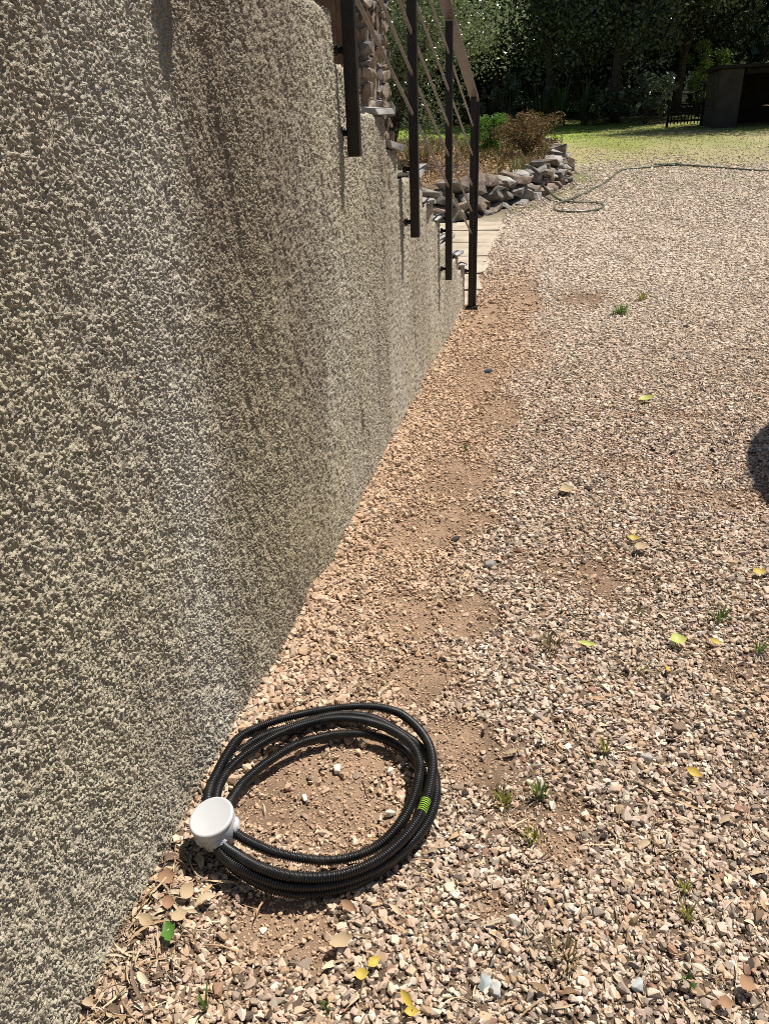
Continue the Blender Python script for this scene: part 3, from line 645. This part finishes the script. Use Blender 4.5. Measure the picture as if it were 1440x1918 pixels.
def tuft_arr(rg, n, hgt, spread, wd, lean=.7, k=4):
    parts = []
    for _ in range(n):
        a = rg.uniform(0, 6.283); d = np.array([math.cos(a), math.sin(a), 0]); L = hgt * rg.uniform(.5, 1.1); b = rg.uniform(.15, 1) * lean
        t = np.linspace(0, 1, k + 1); P = d * rg.uniform(0, spread * .3) + np.outer(t, [0, 0, L * (1 - .35 * b)]) + np.outer(t ** 1.6, d) * L * b
        sd_ = np.array([-d[1], d[0], 0]) * wd * .5; ww = (1 - t ** 2 * .92)[:, None]
        V = np.stack([P - sd_ * ww, P + sd_ * ww], 1).reshape(-1, 3); F = np.array([(2 * i, 2 * i + 1, 2 * i + 3, 2 * i + 2) for i in range(k)]); parts.append((V, F))
    return join(parts)
wg = leaf_mat('weed_green', (.09, .17, .04), (.20, .28, .075), .45, .4, .3); wy = leaf_mat('weed_yellow_green', (.26, .28, .06), (.40, .38, .10), .55, .3, .3); wdry = leaf_mat('weed_dry', (.20, .15, .07), (.34, .28, .14), .7, .2, .25)
rg = np.random.default_rng(3)
for px, py, n, hh_, sp, wd, m, lab in [
    (1010, 1495, 34, .040, .04, .0045, wg, 'bright green weed tuft on the gravel right of the coil'),
    (1133, 1412, 20, .045, .03, .0040, wy, 'yellow-green upright weed beyond the bright green tuft'),
    (942, 1508, 26, .026, .06, .0060, wy, 'low yellowing weed left of the bright green tuft'),
    (1000, 1575, 30, .026, .06, .0040, wy, 'pale mossy weed in front of the bright green tuft'),
    (1345, 1165, 16, .045, .05, .0080, wg, 'dark green weed near the right edge of the drive'),
    (1030, 1215, 44, .040, .12, .0040, wdry, 'dry brownish weed patch beside the lime folded leaf'),
    (1280, 1672, 14, .030, .03, .0050, wy, 'small yellow weed in the lower right gravel'),
    (1284, 1722, 16, .030, .03, .0050, wy, 'yellow weed with straw around it, lower right'),
    (1283, 1846, 14, .022, .03, .0060, wg, 'tiny green weed at the lower right'),
    (1060, 1800, 34, .035, .08, .0040, wdry, 'dry dark weed patch in the lower gravel'),
    (610, 1890, 12, .018, .03, .0050, wg, 'faint green sprout near the lower edge'),
    (386, 1893, 7, .045, .02, .0050, wg, 'light green sprout at the lower left by the wall litter'),
    (1160, 590, 40, .090, .16, .0120, wg, 'green weed clump far up the drive'),
    (1420, 1222, 14, .050, .04, .0050, wg, 'grassy weed by the right edge of the view'),
    (1205, 1260, 10, .035, .03, .0040, wy, 'thin yellow-green weed left of the small yellow leaf'),
    (870, 848, 8, .060, .02, .0050, wg, 'single green shoot on the bare earth by the wall'),
    (1200, 565, 26, .080, .12, .0100, wy, 'yellowish weed clump far up the drive, beside the green one'),
    (1195, 1150, 16, .035, .04, .0040, wdry, 'dry weed in the gravel before the broad lime leaf'),
    (930, 1490, 14, .020, .05, .0040, wdry, 'flattened dry weed touching the yellowing weed')]:
    V, F = tuft_arr(rg, int(n * 1.2), hh_ * 1.1, sp * 1.2, wd); o = obj('weed', mesh_np('weed', V, F, m)); o.location = G(px, py) + Vector((0, 0, .004)); tag(o, lab, 'weed', 'weeds in the gravel')

# ================================================================= PLANTING BED behind its dry-stone edge
BED = [(-2.3, 10.9), (-1.55, 10.85), (-1.15, 11.2), (-.78, 12.0), (-.35, 13.2), (-.02, 14.6), (.10, 16.1), (.06, 17.9), (-.10, 19.6), (-.40, 21.3), (-.9, 22.4)]
BC = catmull([(a, b, 0) for a, b in BED], .05)
rockm = [noise_mat('bed_rock_grey', (.12, .108, .094), (.30, .278, .25), 7, .85, .25, .6, 22, bdist=.02), noise_mat('bed_rock_brown', (.15, .11, .085), (.31, .245, .19), 7, .85, .25, .6, 22, bdist=.02), noise_mat('bed_rock_pale', (.24, .22, .19), (.46, .43, .385), 7, .85, .25, .6, 22, bdist=.02)]
dry = empty('dry_stone_edging', (-.3, 14, gz(-.3, 14)), 'low curved dry-stone wall edging the planting bed', 'stone wall'); base_o = Vector(dry.location)
rg = np.random.default_rng(21)
for course in range(4):
    s = rg.uniform(0, 4)
    while s < len(BC) - 6:
        ln = rg.uniform(.16, .46); i = int(s + ln / .05 * .5)
        if i >= len(BC) - 1: break
        p = BC[i]; t = BC[min(i + 2, len(BC) - 1)] - BC[max(i - 2, 0)]; a = math.atan2(t[1], t[0])
        hgt = rg.uniform(.085, .165); nrm_ = Vector((math.cos(a + math.pi / 2), math.sin(a + math.pi / 2), 0))
        o = obj('stone', rock('stone', rg, (ln * 1.05, rg.uniform(.28, .46), hgt * rg.uniform(.8, 1.25)), rockm[rg.choice(3, p=[.42, .33, .25])], int(rg.integers(14, 24)), .6, 0), dry)
        zz = gz(p[0], p[1]) + (.05, .16, .26, .35)[course] + rg.normal(0, .02)
        o.location = Vector((p[0], p[1], zz)) - nrm_ * 0 + nrm_ * (.05 + .06 * course + rg.normal(0, .025)) - base_o; o.rotation_euler = (rg.normal(0, .2), rg.normal(0, .2), a + rg.normal(0, .25))
        s += ln / .05
bx = np.arange(-6.5, .3, .09); by = np.arange(10.7, 23, .12); BX, BY = np.meshgrid(bx, by)
edge = np.interp(BY, [b for a, b in BED[2:]], [a for a, b in BED[2:]])
inn = smooth(-.02, .35, edge - BX) * smooth(10.95, 11.35, BY + .25 * smooth(-1.2, -3.0, BX)) * smooth(22.6, 21.5, BY)
BZ = gz0(BX, BY) + inn * (.30 + .10 * smooth(0, 1.8, edge - BX) + .05 * fbm(BX * 1.5, BY * 1.5, 91, 3)) - .05
I = np.arange(BX.size).reshape(BX.shape); Q = np.stack([I[:-1, :-1], I[:-1, 1:], I[1:, 1:], I[1:, :-1]], -1).reshape(-1, 4)
bedm = noise_mat('bed_soil', (.11, .075, .05), (.24, .175, .12), 7, .95, .1, .8, 40, bdist=.03)
tag(obj('planting_bed', mesh_np('planting_bed', np.stack([BX, BY, BZ], -1).reshape(-1, 3), Q, bedm, True)), kind='structure')
def bedz(x, y):
    e = float(np.interp(y, [b for a, b in BED[2:]], [a for a, b in BED[2:]])); return gz(x, y) + .355
# fallen leaves over the bed
n = 9000; u = RNG.uniform(-4.5, .0, n); v = RNG.uniform(11.3, 20.5, n); e = np.interp(v, [b for a, b in BED[2:]], [a for a, b in BED[2:]]); k = u < e - .35; u, v = u[k], v[k]; n = len(u)
pal = np.array([[.50, .30, .14], [.42, .23, .10], [.60, .48, .32], [.30, .20, .12], [.55, .38, .20]])
scatter('bed_litter', litc, len(lp), np.stack([u, v, np.array([bedz(a, b) for a, b in zip(u, v)]) + .03 + RNG.random(n) * .07], 1), RNG.uniform(.07, .20, (n, 1)) * np.ones((1, 3)), np.stack([RNG.normal(0, .4, n), RNG.normal(0, .4, n), RNG.uniform(0, 6.283, n)], 1), pal[RNG.integers(0, 5, n)] * RNG.uniform(.7, 1.2, (n, 1)), 'dry fallen leaves covering the planting bed', 'leaf litter')

# ---- straw-coloured and yellow-green low growth in the bed (built with the lawn below)
def leaf_cloud(rg, centres, rads, n, size, asp=.45, flat=.0):
    """n leaf-shaped quads spread through a set of clumps"""
    c = rg.integers(0, len(centres), n); P = rg.normal(size=(n, 3)); P /= np.linalg.norm(P, axis=1)[:, None]; P *= rg.random((n, 1)) ** .45
    P = centres[c] + P * rads[c][:, None] * np.array([1, 1, .8])
    a = rg.normal(size=(n, 3)); a[:, 2] = a[:, 2] * .7 - .35; a /= np.linalg.norm(a, axis=1)[:, None]
    b = np.cross(a, rg.normal(size=(n, 3))); b /= np.linalg.norm(b, axis=1)[:, None]; cc = np.cross(a, b)
    s = size * rg.uniform(.65, 1.3, (n, 1))
    V = np.stack([P - a * s * .5, P + b * s * asp * .5 + cc * s * .10, P + a * s * .5, P - b * s * asp * .5 + cc * s * .10], 1).reshape(-1, 3)
    F = np.arange(4 * n).reshape(n, 4)
    return V, F
bark = noise_mat('bark', (.05, .04, .03), (.11, .09, .07), 8, .9, .2, .8, 30, bdist=.02)
def tree(name, x, y, hgt, rad, z0, n, leaf, lm, label, seed, group, lean=(0, 0), clumps=70, tr=.2, asp=.45, skirt=1.0, trunk_h=None):
    rg = np.random.default_rng(seed); zg = gz(x, y); o = empty(name, (x, y, zg), label, 'tree', group)
    cz = (z0 + hgt) / 2; ch = (hgt - z0) / 2
    P = rg.normal(size=(clumps, 3)); P /= np.linalg.norm(P, axis=1)[:, None]; P *= (rg.random((clumps, 1)) ** .38)
    cen = P * np.array([rad, rad, ch]) * .88 + np.array([lean[0], lean[1], cz]); cr = rg.uniform(.20, .42, clumps) * rad
    V, F = leaf_cloud(rg, cen, cr, n, leaf, asp); V[:, 2] = np.maximum(V[:, 2], .06)
    parts = []
    top = np.array([lean[0] * .6, lean[1] * .6, z0 + ch * .9])
    t = np.linspace(0, 1, 8)[:, None]; ax = t * top + np.stack([np.sin(t[:, 0] * 4 + seed) * tr * .6, np.cos(t[:, 0] * 3 + seed) * tr * .6, 0 * t[:, 0]], 1) * (t * (1 - t)) * 4
    parts.append(tube_arr(ax, tr * (1 - .72 * t[:, 0]), 9))
    for q in cen[rg.choice(clumps, min(clumps, 16), replace=False)]:
        i = rg.integers(2, 7); a = ax[i]; mid = (a + q) / 2 + rg.normal(0, .12, 3) * rad * .4
        pp = catmull([a, mid, q], .25 * max(rad, .6)); 
        if len(pp) > 2: parts.append(tube_arr(pp, np.linspace(tr * .38, tr * .08, len(pp)), 6))
    TV, TF = join(parts); obj('trunk', mesh_np('trunk', TV, TF, bark, True), o)
    obj('crown', mesh_np('crown', V, F, lm), o)
    return o
olive_m = leaf_mat('glossy_tree_leaf', (.12, .165, .065), (.27, .33, .16), .22, .9, .4)
holm = leaf_mat('holm_oak_leaf', (.035, .058, .024), (.095, .135, .052), .26, .8, .22)
pale = leaf_mat('pale_holm_leaf', (.06, .09, .05), (.15, .19, .115), .26, .8, .25)
tree('broadleaf_tree', -3.0, 14.8, 4.3, 2.0, .70, 30000, .060, olive_m, 'glossy-leaved tree hanging over the planting bed behind the railing', 4, None, (.15, 0), 105, .12, .45)
back = [(-13, 41, 12, 5.0, .7, holm, 'dark evergreen tree far left behind the house corner'), (-7.2, 38.5, 11, 4.2, .6, holm, 'dark evergreen tree behind the glossy-leaved tree'), (-3.2, 39.5, 12, 3.6, .5, holm, 'black-green evergreen tree at the left end of the lawn edge'),
        (-.6, 35.8, 11, 3.0, 1.3, pale, 'grey-green evergreen tree above the strap-leaved plants'), (2.0, 35.2, 12, 3.1, .9, pale, 'bluish-green evergreen tree in the middle of the lawn edge'), (7.2, 31.6, 12, 3.7, 2.7, holm, 'dark evergreen tree overhanging the shed'),
        (4.7, 38.5, 13, 3.0, 2.4, pale, 'evergreen tree standing behind the little gate'), (11.5, 34, 13, 4.6, .9, holm, 'dark evergreen tree beyond the right side of the shed'), (6.2, 43, 13, 4.5, .8, holm, 'tall dark tree deep behind the shed'), (.5, 44, 14, 5.0, .5, holm, 'tall dark tree deep behind the middle of the lawn edge'), (17, 40, 13, 5.5, .6, holm, 'dark evergreen tree farthest to the right'), (-20, 44, 13, 6, .5, holm, 'dark evergreen tree farthest to the left')]
for k, (x, y, hg, rd, z0, m, lab) in enumerate(back):
    tree('evergreen_tree', x, y, hg, rd, z0, 25000 if abs(x) < 9 else 10000, .15, m, lab, 100 + k, 'evergreen trees beyond the lawn', (0, -.3), 150, .22, .55)
# the wood behind, one dark mass
rg = np.random.default_rng(77); n = 420; cen = np.stack([rg.uniform(-34, 36, n), rg.uniform(44.5, 50, n), rg.uniform(.3, 14, n) + 1.5], 1)
V, F = leaf_cloud(rg, cen, rg.uniform(1.6, 2.8, n), 90000, .5, .75)
tag(obj('background_wood', mesh_np('background_wood', V, F, holm)), 'dark wood behind the row of evergreen trees', 'wood', kind='stuff')
# undergrowth at the foot of the trees
hillm = noise_mat('wooded_hillside', (.008, .012, .006), (.025, .035, .016), .6, .95, .1, 1.0, 2.0, bdist=.8)
hy = np.linspace(50, 90, 30); hxx = np.linspace(-90, 90, 90); HX, HY = np.meshgrid(hxx, hy); HZ = 1.2 + (HY - 50) * .75 + 1.6 * fbm(HX * .16, HY * .16, 95, 3)
I = np.arange(HX.size).reshape(HX.shape); Q = np.stack([I[:-1, :-1], I[:-1, 1:], I[1:, 1:], I[1:, :-1]], -1).reshape(-1, 4)
tag(obj('hillside', mesh_np('hillside', np.stack([HX, HY, HZ], -1).reshape(-1, 3), Q, hillm, True)), kind='structure')
def shrub(name, x, y, rx, hgt, n, leaf, m, label, cat='shrub', seed=1, group=None, stems=6, z=None, asp=.45):
    rg = np.random.default_rng(seed); zg = gz(x, y) if z is None else z; o = empty(name, (x, y, zg), label, cat, group); k = 26
    cen = np.stack([rg.normal(0, .42, k) * rx, rg.normal(0, .42, k) * rx, rg.uniform(.15, .88, k) * hgt], 1); V, F = leaf_cloud(rg, cen, rg.uniform(.18, .34, k) * min(rx, hgt), n, leaf, asp); V[:, 2] = np.maximum(V[:, 2], .02)
    obj('foliage', mesh_np('foliage', V, F, m), o)
    parts = [tube_arr(catmull([(rg.normal(0, .05) * rx, rg.normal(0, .05) * rx, -.03), c * .5 + np.array([0, 0, .1 * hgt]), c], .12 * hgt), .012 * max(hgt, .5), 5) for c in cen[:stems]]
    V, F = join(parts); obj('stems', mesh_np('stems', V, F, bark), o); return o
for k, (x, y, rx, hg, m, lab) in enumerate([(-4.6, 36.2, 1.3, 1.8, holm, 'dark bush at the lawn edge below the leftmost trees'), (-2.2, 35.6, .9, 2.0, pale, 'dull green bush at the lawn edge left of the strap-leaved plants'), (3.0, 33.3, .9, 1.7, pale, 'speckled green bush left of the little gate'), (1.6, 34.0, .9, 1.3, holm, 'low dark bush under the bluish-green tree'), (6.6, 33.0, .9, 1.9, holm, 'dark bush between the gate and the shed')]):
    shrub('bush', x, y, rx, hg, 2600, .11, m, lab, 'bush', 300 + k, 'bushes at the lawn edge')
lit = leaf_mat('sunlit_shrub_leaf', (.12, .20, .04), (.22, .30, .07), .4, .4, .35)
shrub('bush', 5.35, 36.8, 1.0, 2.9, 3000, .11, lit, 'sunlit light green bush seen through the gap above the gate', 'bush', 320)
shrub('bush', 8.3, 32.6, 1.6, 2.6, 3000, .12, lit, 'bright green bush showing over the shed roof', 'bush', 321)
grn = leaf_mat('bed_shrub_leaf', (.09, .19, .03), (.17, .30, .05), .45, .4, .35); dryl = leaf_mat('withered_leaf', (.11, .065, .032), (.27, .20, .09), .8, .15, .2)
p = G(912, 300); shrub('green_shrub', -1.45, 16.6, .42, .82, 2400, .055, grn, 'fresh green shrub in the planting bed beside the end post', 'shrub', 330, None, 6, bedz(-1.45, 16.6))
shrub('withered_shrub', -.66, 15.6, .60, .82, 4200, .045, dryl, 'withered brown shrub behind the curved dry-stone edging', 'shrub', 331, None, 14, bedz(-.72, 15.9))
shrub('withered_shrub', -.85, 17.4, .60, .72, 3000, .045, dryl, 'second withered brown shrub, farther back towards the lawn', 'shrub', 332, None, 10, bedz(-.95, 17.3))
for k, (x, y) in enumerate([(-.95, 34.6), (-.1, 34.3), (.8, 34.4)]):      # strap-leaved plants in the shade
    V, F = tuft_arr(np.random.default_rng(400 + k), 60, 1.9, .5, .07, .75, 6); o = obj('strap_leaved_plant', mesh_np('strap_leaved_plant', V, F, holm)); o.location = (x, y, gz(x, y))
    tag(o, ('left', 'middle', 'right')[k] + ' one of three dark strap-leaved plants at the lawn edge', 'plant', 'strap-leaved plants in the shade')
# grass: tufts over the lawn and sprigs in the far gravel
tm = tint_mat('grass_blade', 'tint', 'INSTANCER', .7, .2, 20, .2)
tp = [mesh_np('tuft', *tuft_arr(np.random.default_rng(500 + k), 16, 1.0, .8, .07, .8, 2), tm) for k in range(4)]
gc = proto_coll('tuft_shape', tp)
n = 30000; v = 8.5 + (RNG.random(n) ** .8) * 27; u = RNG.uniform(-6.5, 12, n)
g = lawn(u, v); dens = np.maximum(g * .9, .10 * smooth(-.1, .4, fbm(u * 2.3, v * 1.5, 73, 4)) * smooth(8.5, 14, v))
be = np.interp(v, [b for a, b in BED[2:]], [a for a, b in BED[2:]]); inside = (u < be + .2) & (v > 10.5) & (v < 22.5) | ((u < -.6) & (v < 11))
k = (RNG.random(n) < dens) & ~inside; u, v, g = u[k], v[k], g[k]; n = len(u)
gt = mix(np.broadcast_to(np.array([.24, .265, .075]), (n, 3)), [.36, .32, .16], smooth(-.25, .35, fbm(u * .55, v * .3, 81, 4) + RNG.normal(0, .2, n)))
gt = mix(gt, [.25, .33, .06], smooth(2.2, -1.2, u - .04 * v + 1.0 * vnoise(u * .6, v * .4, 83)) * smooth(22, 27, v))
hs = RNG.uniform(.014, .028, n) * (1 + .2 * g)
scatter('lawn_grass', gc, 4, np.stack([u, v, gz0(u, v)], 1), np.stack([hs * 1.6, hs * 1.6, hs], 1), np.stack([0 * u, 0 * u, RNG.uniform(0, 6.283, n)], 1), gt * RNG.uniform(.75, 1.2, (n, 1)), 'short patchy grass of the lawn running into the gravel', 'grass')

n = 1500; u = RNG.uniform(-4.2, -.1, n); v = RNG.uniform(12.2, 21.0, n); e = np.interp(v, [b for a, b in BED[2:]], [a for a, b in BED[2:]])
k = (u < e - .30) & (fbm(u * 1.3, v * .9, 97, 2) + .5 * smooth(14, 18, v) > .0); u, v = u[k], v[k]; n = len(u); hs = RNG.uniform(.10, .30, n)
bp_ = np.array([[.34, .27, .13], [.28, .28, .09], [.40, .33, .18], [.20, .24, .06], [.26, .17, .09]])
scatter('bed_grass', gc, 4, np.stack([u, v, np.array([bedz(a, b) for a, b in zip(u, v)]) - .01], 1), np.stack([hs * .8, hs * .8, hs], 1), np.stack([0 * u, 0 * u, RNG.uniform(0, 6.283, n)], 1), bp_[RNG.integers(0, 5, n)] * RNG.uniform(.75, 1.2, (n, 1)), 'straw-coloured and yellow-green low growth in the planting bed', 'grass')

# ================================================================= GARDEN HOSE
hm = noise_mat('hose_rubber', (.07, .08, .05), (.19, .19, .13), 2, .34, .5)
hp = [(955, 333, .40), (975, 336, .42), (1000, 338, .44), (1018, 350, .30), (1036, 368, .06), (1052, 377, .02), (1075, 380, .015), (1110, 381, .012), (1129, 385, .012), (1124, 392, .012), (1095, 397, .012), (1055, 398, .012), (1038, 393, .012), (1042, 384, .012), (1060, 376, .030), (1085, 367, .012), (1110, 355, .012), (1135, 341, .012), (1155, 324, .012), (1170, 318, .012), (1205, 315, .012), (1240, 311, .012), (1262, 307.5, .012), (1272, 308, .012), (1262, 310.5, .012), (1235, 309.5, .012), (1225, 309, .012), (1262, 309.3, .022), (1320, 313, .012), (1400, 319, .012), (1475, 323, .012), (1560, 328, .012)]
hv = []
for (a, b, c) in hp:
    if c > .2:
        d = ray(a, b); yy = {955: 14.8, 975: 14.4, 1000: 14.0, 1018: 13.5}[a]; t = yy / d[1]; hv.append((d[0] * t, yy, d[2] * t + H))
    else: hv.append(tuple(G(a, b, c)))
V, F = tube_arr(catmull(hv, .06) + np.array([0, 0, .010]), .0165, 8); o = obj('garden_hose', mesh_np('garden_hose', V, F, hm, True)); tag(o, 'green garden hose looped on the gravel beside the planting bed', 'hose')

# ================================================================= HOUSE corner of rubble stone, with a brown door
house = empty('stone_house', (-2.6, 9.0, 0), 'rubble stone house corner rising behind the stairs', 'house'); ho = Vector((-2.6, 9.0, 0))
mort = noise_mat('mortar', (.20, .165, .13), (.30, .25, .20), 12, .95, .1, .5)
hx0, hx1, hy0, hy1 = -4.4, -1.83, 8.0, 9.0
part_at(box('mortar_core', ((hx0 + hx1) / 2, (hy0 + hy1) / 2, 1.75), (hx1 - hx0 - .06, hy1 - hy0 - .06, 3.7), mort, house), ho)
sm = [noise_mat('rubble_a', (.13, .095, .072), (.24, .18, .14), 9, .9, .2, .6, 40, bdist=.01), noise_mat('rubble_b', (.20, .155, .12), (.33, .265, .21), 9, .9, .2, .6, 40, bdist=.01), noise_mat('rubble_c', (.11, .098, .088), (.20, .18, .16), 9, .9, .2, .6, 40, bdist=.01)]
rg = np.random.default_rng(31)
z = .75
while z < 3.4:
    hgt = rg.uniform(.06, .17); y = hy0 - .02
    while y < hy1 - .02:                                    # the sunlit side
        ln = rg.uniform(.10, .26); ln = min(ln, hy1 - y)
        o = obj('stone', rock('stone', rg, (.11, ln - .004, hgt * rg.uniform(.8, 1.1)), sm[rg.integers(0, 3)], int(rg.integers(10, 16)), .55, 0), house); o.location = Vector((hx1 - .035 + rg.normal(0, .010), y + ln / 2, z + hgt / 2)) - ho; o.rotation_euler = (rg.normal(0, .22), rg.normal(0, .1), rg.normal(0, .1)); y += ln
    x = hx1 - .06
    while x > -2.05:                                        # the shaded front beside the door
        ln = rg.uniform(.10, .22)
        o = obj('stone', rock('stone', rg, (ln - .012, .10, hgt - .012), sm[rg.integers(0, 3)], 18, .42, .006), house); o.location = Vector((x - ln / 2, hy0 + .035 + rg.normal(0, .01), z + hgt / 2)) - ho; o.rotation_euler = (rg.normal(0, .05), rg.normal(0, .08), rg.normal(0, .04)); x -= ln
    z += hgt
wood = noise_mat('brown_door_wood', (.10, .06, .032), (.17, .105, .058), 6, .6, .35, .3, 40)
dr = obj('door', from_bm('door', (lambda b: (box_bm(b, (0, 0, 0), (.86, .05, 2.1), .006), b)[1])(bmesh.new()), wood), house); dr.location = Vector((-2.49, 7.96, 1.85)) - ho
for kx in (-.22, .22): box('door_panel', (kx, -.03, .1), (.32, .03, 1.5), wood, dr, .01)

# ================================================================= SHED, gate and fence at the back of the lawn
shed = empty('garden_shed', (6.6, 29.3, gz(6.6, 29.3)), 'dark open-fronted garden shed under the trees', 'shed'); shz = gz(6.2, 28.4) - .06; so_ = Vector(shed.location)
plas = noise_mat('shed_plaster', (.05, .043, .036), (.075, .064, .054), 3, .9, .2, .3); dkw = noise_mat('shed_dark_wood', (.018, .014, .011), (.032, .025, .020), 5, .8, .2, .3)
part_at(box('front_pier', (4.95, 28.2, shz + .83), (.66, .22, 1.66), plas, shed, .01), so_)
part_at(box('side_wall', (4.72, 29.5, shz + .83), (.16, 2.36, 1.66), plas, shed, .01), so_)
part_at(box('back_wall', (6.9, 30.7, shz + .83), (4.5, .14, 1.66), dkw, shed), so_)
part_at(box('end_wall', (9.1, 29.5, shz + .83), (.14, 2.3, 1.66), dkw, shed), so_)
part_at(box('roof', (6.9, 29.4, shz + 1.71), (4.9, 3.1, .09), dkw, shed, .01), so_)
part_at(box('lintel', (7.2, 28.2, shz + 1.58), (3.7, .16, .15), dkw, shed, .01), so_)
# a dry frond catching the sun in front of the dark opening
V, F = strip(.55, .045, .0, .3, 8, 1.0); fr = obj('dry_frond', mesh_np('dry_frond', V, F, leaf_mat('dry_frond_leaf', (.55, .36, .14), (.60, .42, .18), .5, .3, .3)))
d = ray(1443, 208); t = 24.0 / d[1]; fr.location = (d[0] * t, 24.0, d[2] * t + H); fr.rotation_euler = (.3, .55, .1); tag(fr, 'sunlit orange dry frond at the right edge before the dark shed', 'frond')
st = tube('stem', [(.25, 0, -.05), (.45, .0, -.45), (.5, .0, -1.0)], [.008, .012, .014], bark, fr, 6)
gate = empty('garden_gate', (4.05, 30.6, gz(4.05, 30.6)), 'small dark timber gate between the trees and the shed', 'gate')
for kx in (-.55, .55): box('gate_post', (kx, 0, .40), (.08, .08, .86), dkw, gate, .008)
for kz in (.18, .40, .66): box('gate_rail', (0, .0, kz), (1.02, .035, .06), dkw, gate, .005)
for i in range(9): box('picket', (-.44 + i * .11, -.03, .40), (.035, .02, .66), dkw, gate, .003)

# ================================================================= SHADOW CASTER added unseen, just outside the right edge: its round shadow reaches the drive
pr_ = 1.46; ph = 2.35; shc = Vector((2.31, 3.03, 0)); pc_ = shc + Vector((S.x, S.y, 0)) * (ph / S.z); pc_.z = gz(pc_.x, pc_.y)
par = empty('shadow_caster', pc_, 'unseen round canopy on a pole, added to shade the right of the drive', 'shadow_caster')
cloth = noise_mat('caster_cloth', (.55, .52, .46), (.62, .59, .52), 4, .9, .1)
lathe('canopy', [(pr_, ph), (pr_ * .66, ph + .20), (pr_ * .33, ph + .37), (.02, ph + .50), (.02, ph + .47), (pr_ * .33, ph + .345), (pr_ * .66, ph + .18), (pr_ - .004, ph - .004)], cloth, par, 64)
tube('pole', [(0, 0, 0), (0, 0, 1.2), (0, 0, ph + .5)], .024, rodm, par, 12)
for i in range(8):
    a = i * math.pi / 4; tube('rib', [(.02 * math.cos(a), .02 * math.sin(a), ph + .45), (pr_ * .5 * math.cos(a), pr_ * .5 * math.sin(a), ph + .24), (pr_ * .98 * math.cos(a), pr_ * .98 * math.sin(a), ph - .008)], .008, rodm, par, 6)
lathe('base', [(1e-4, 0), (.26, 0), (.26, .05), (.22, .08), (.05, .10), (.04, .30), (1e-4, .30)], mass_m, par, 32)
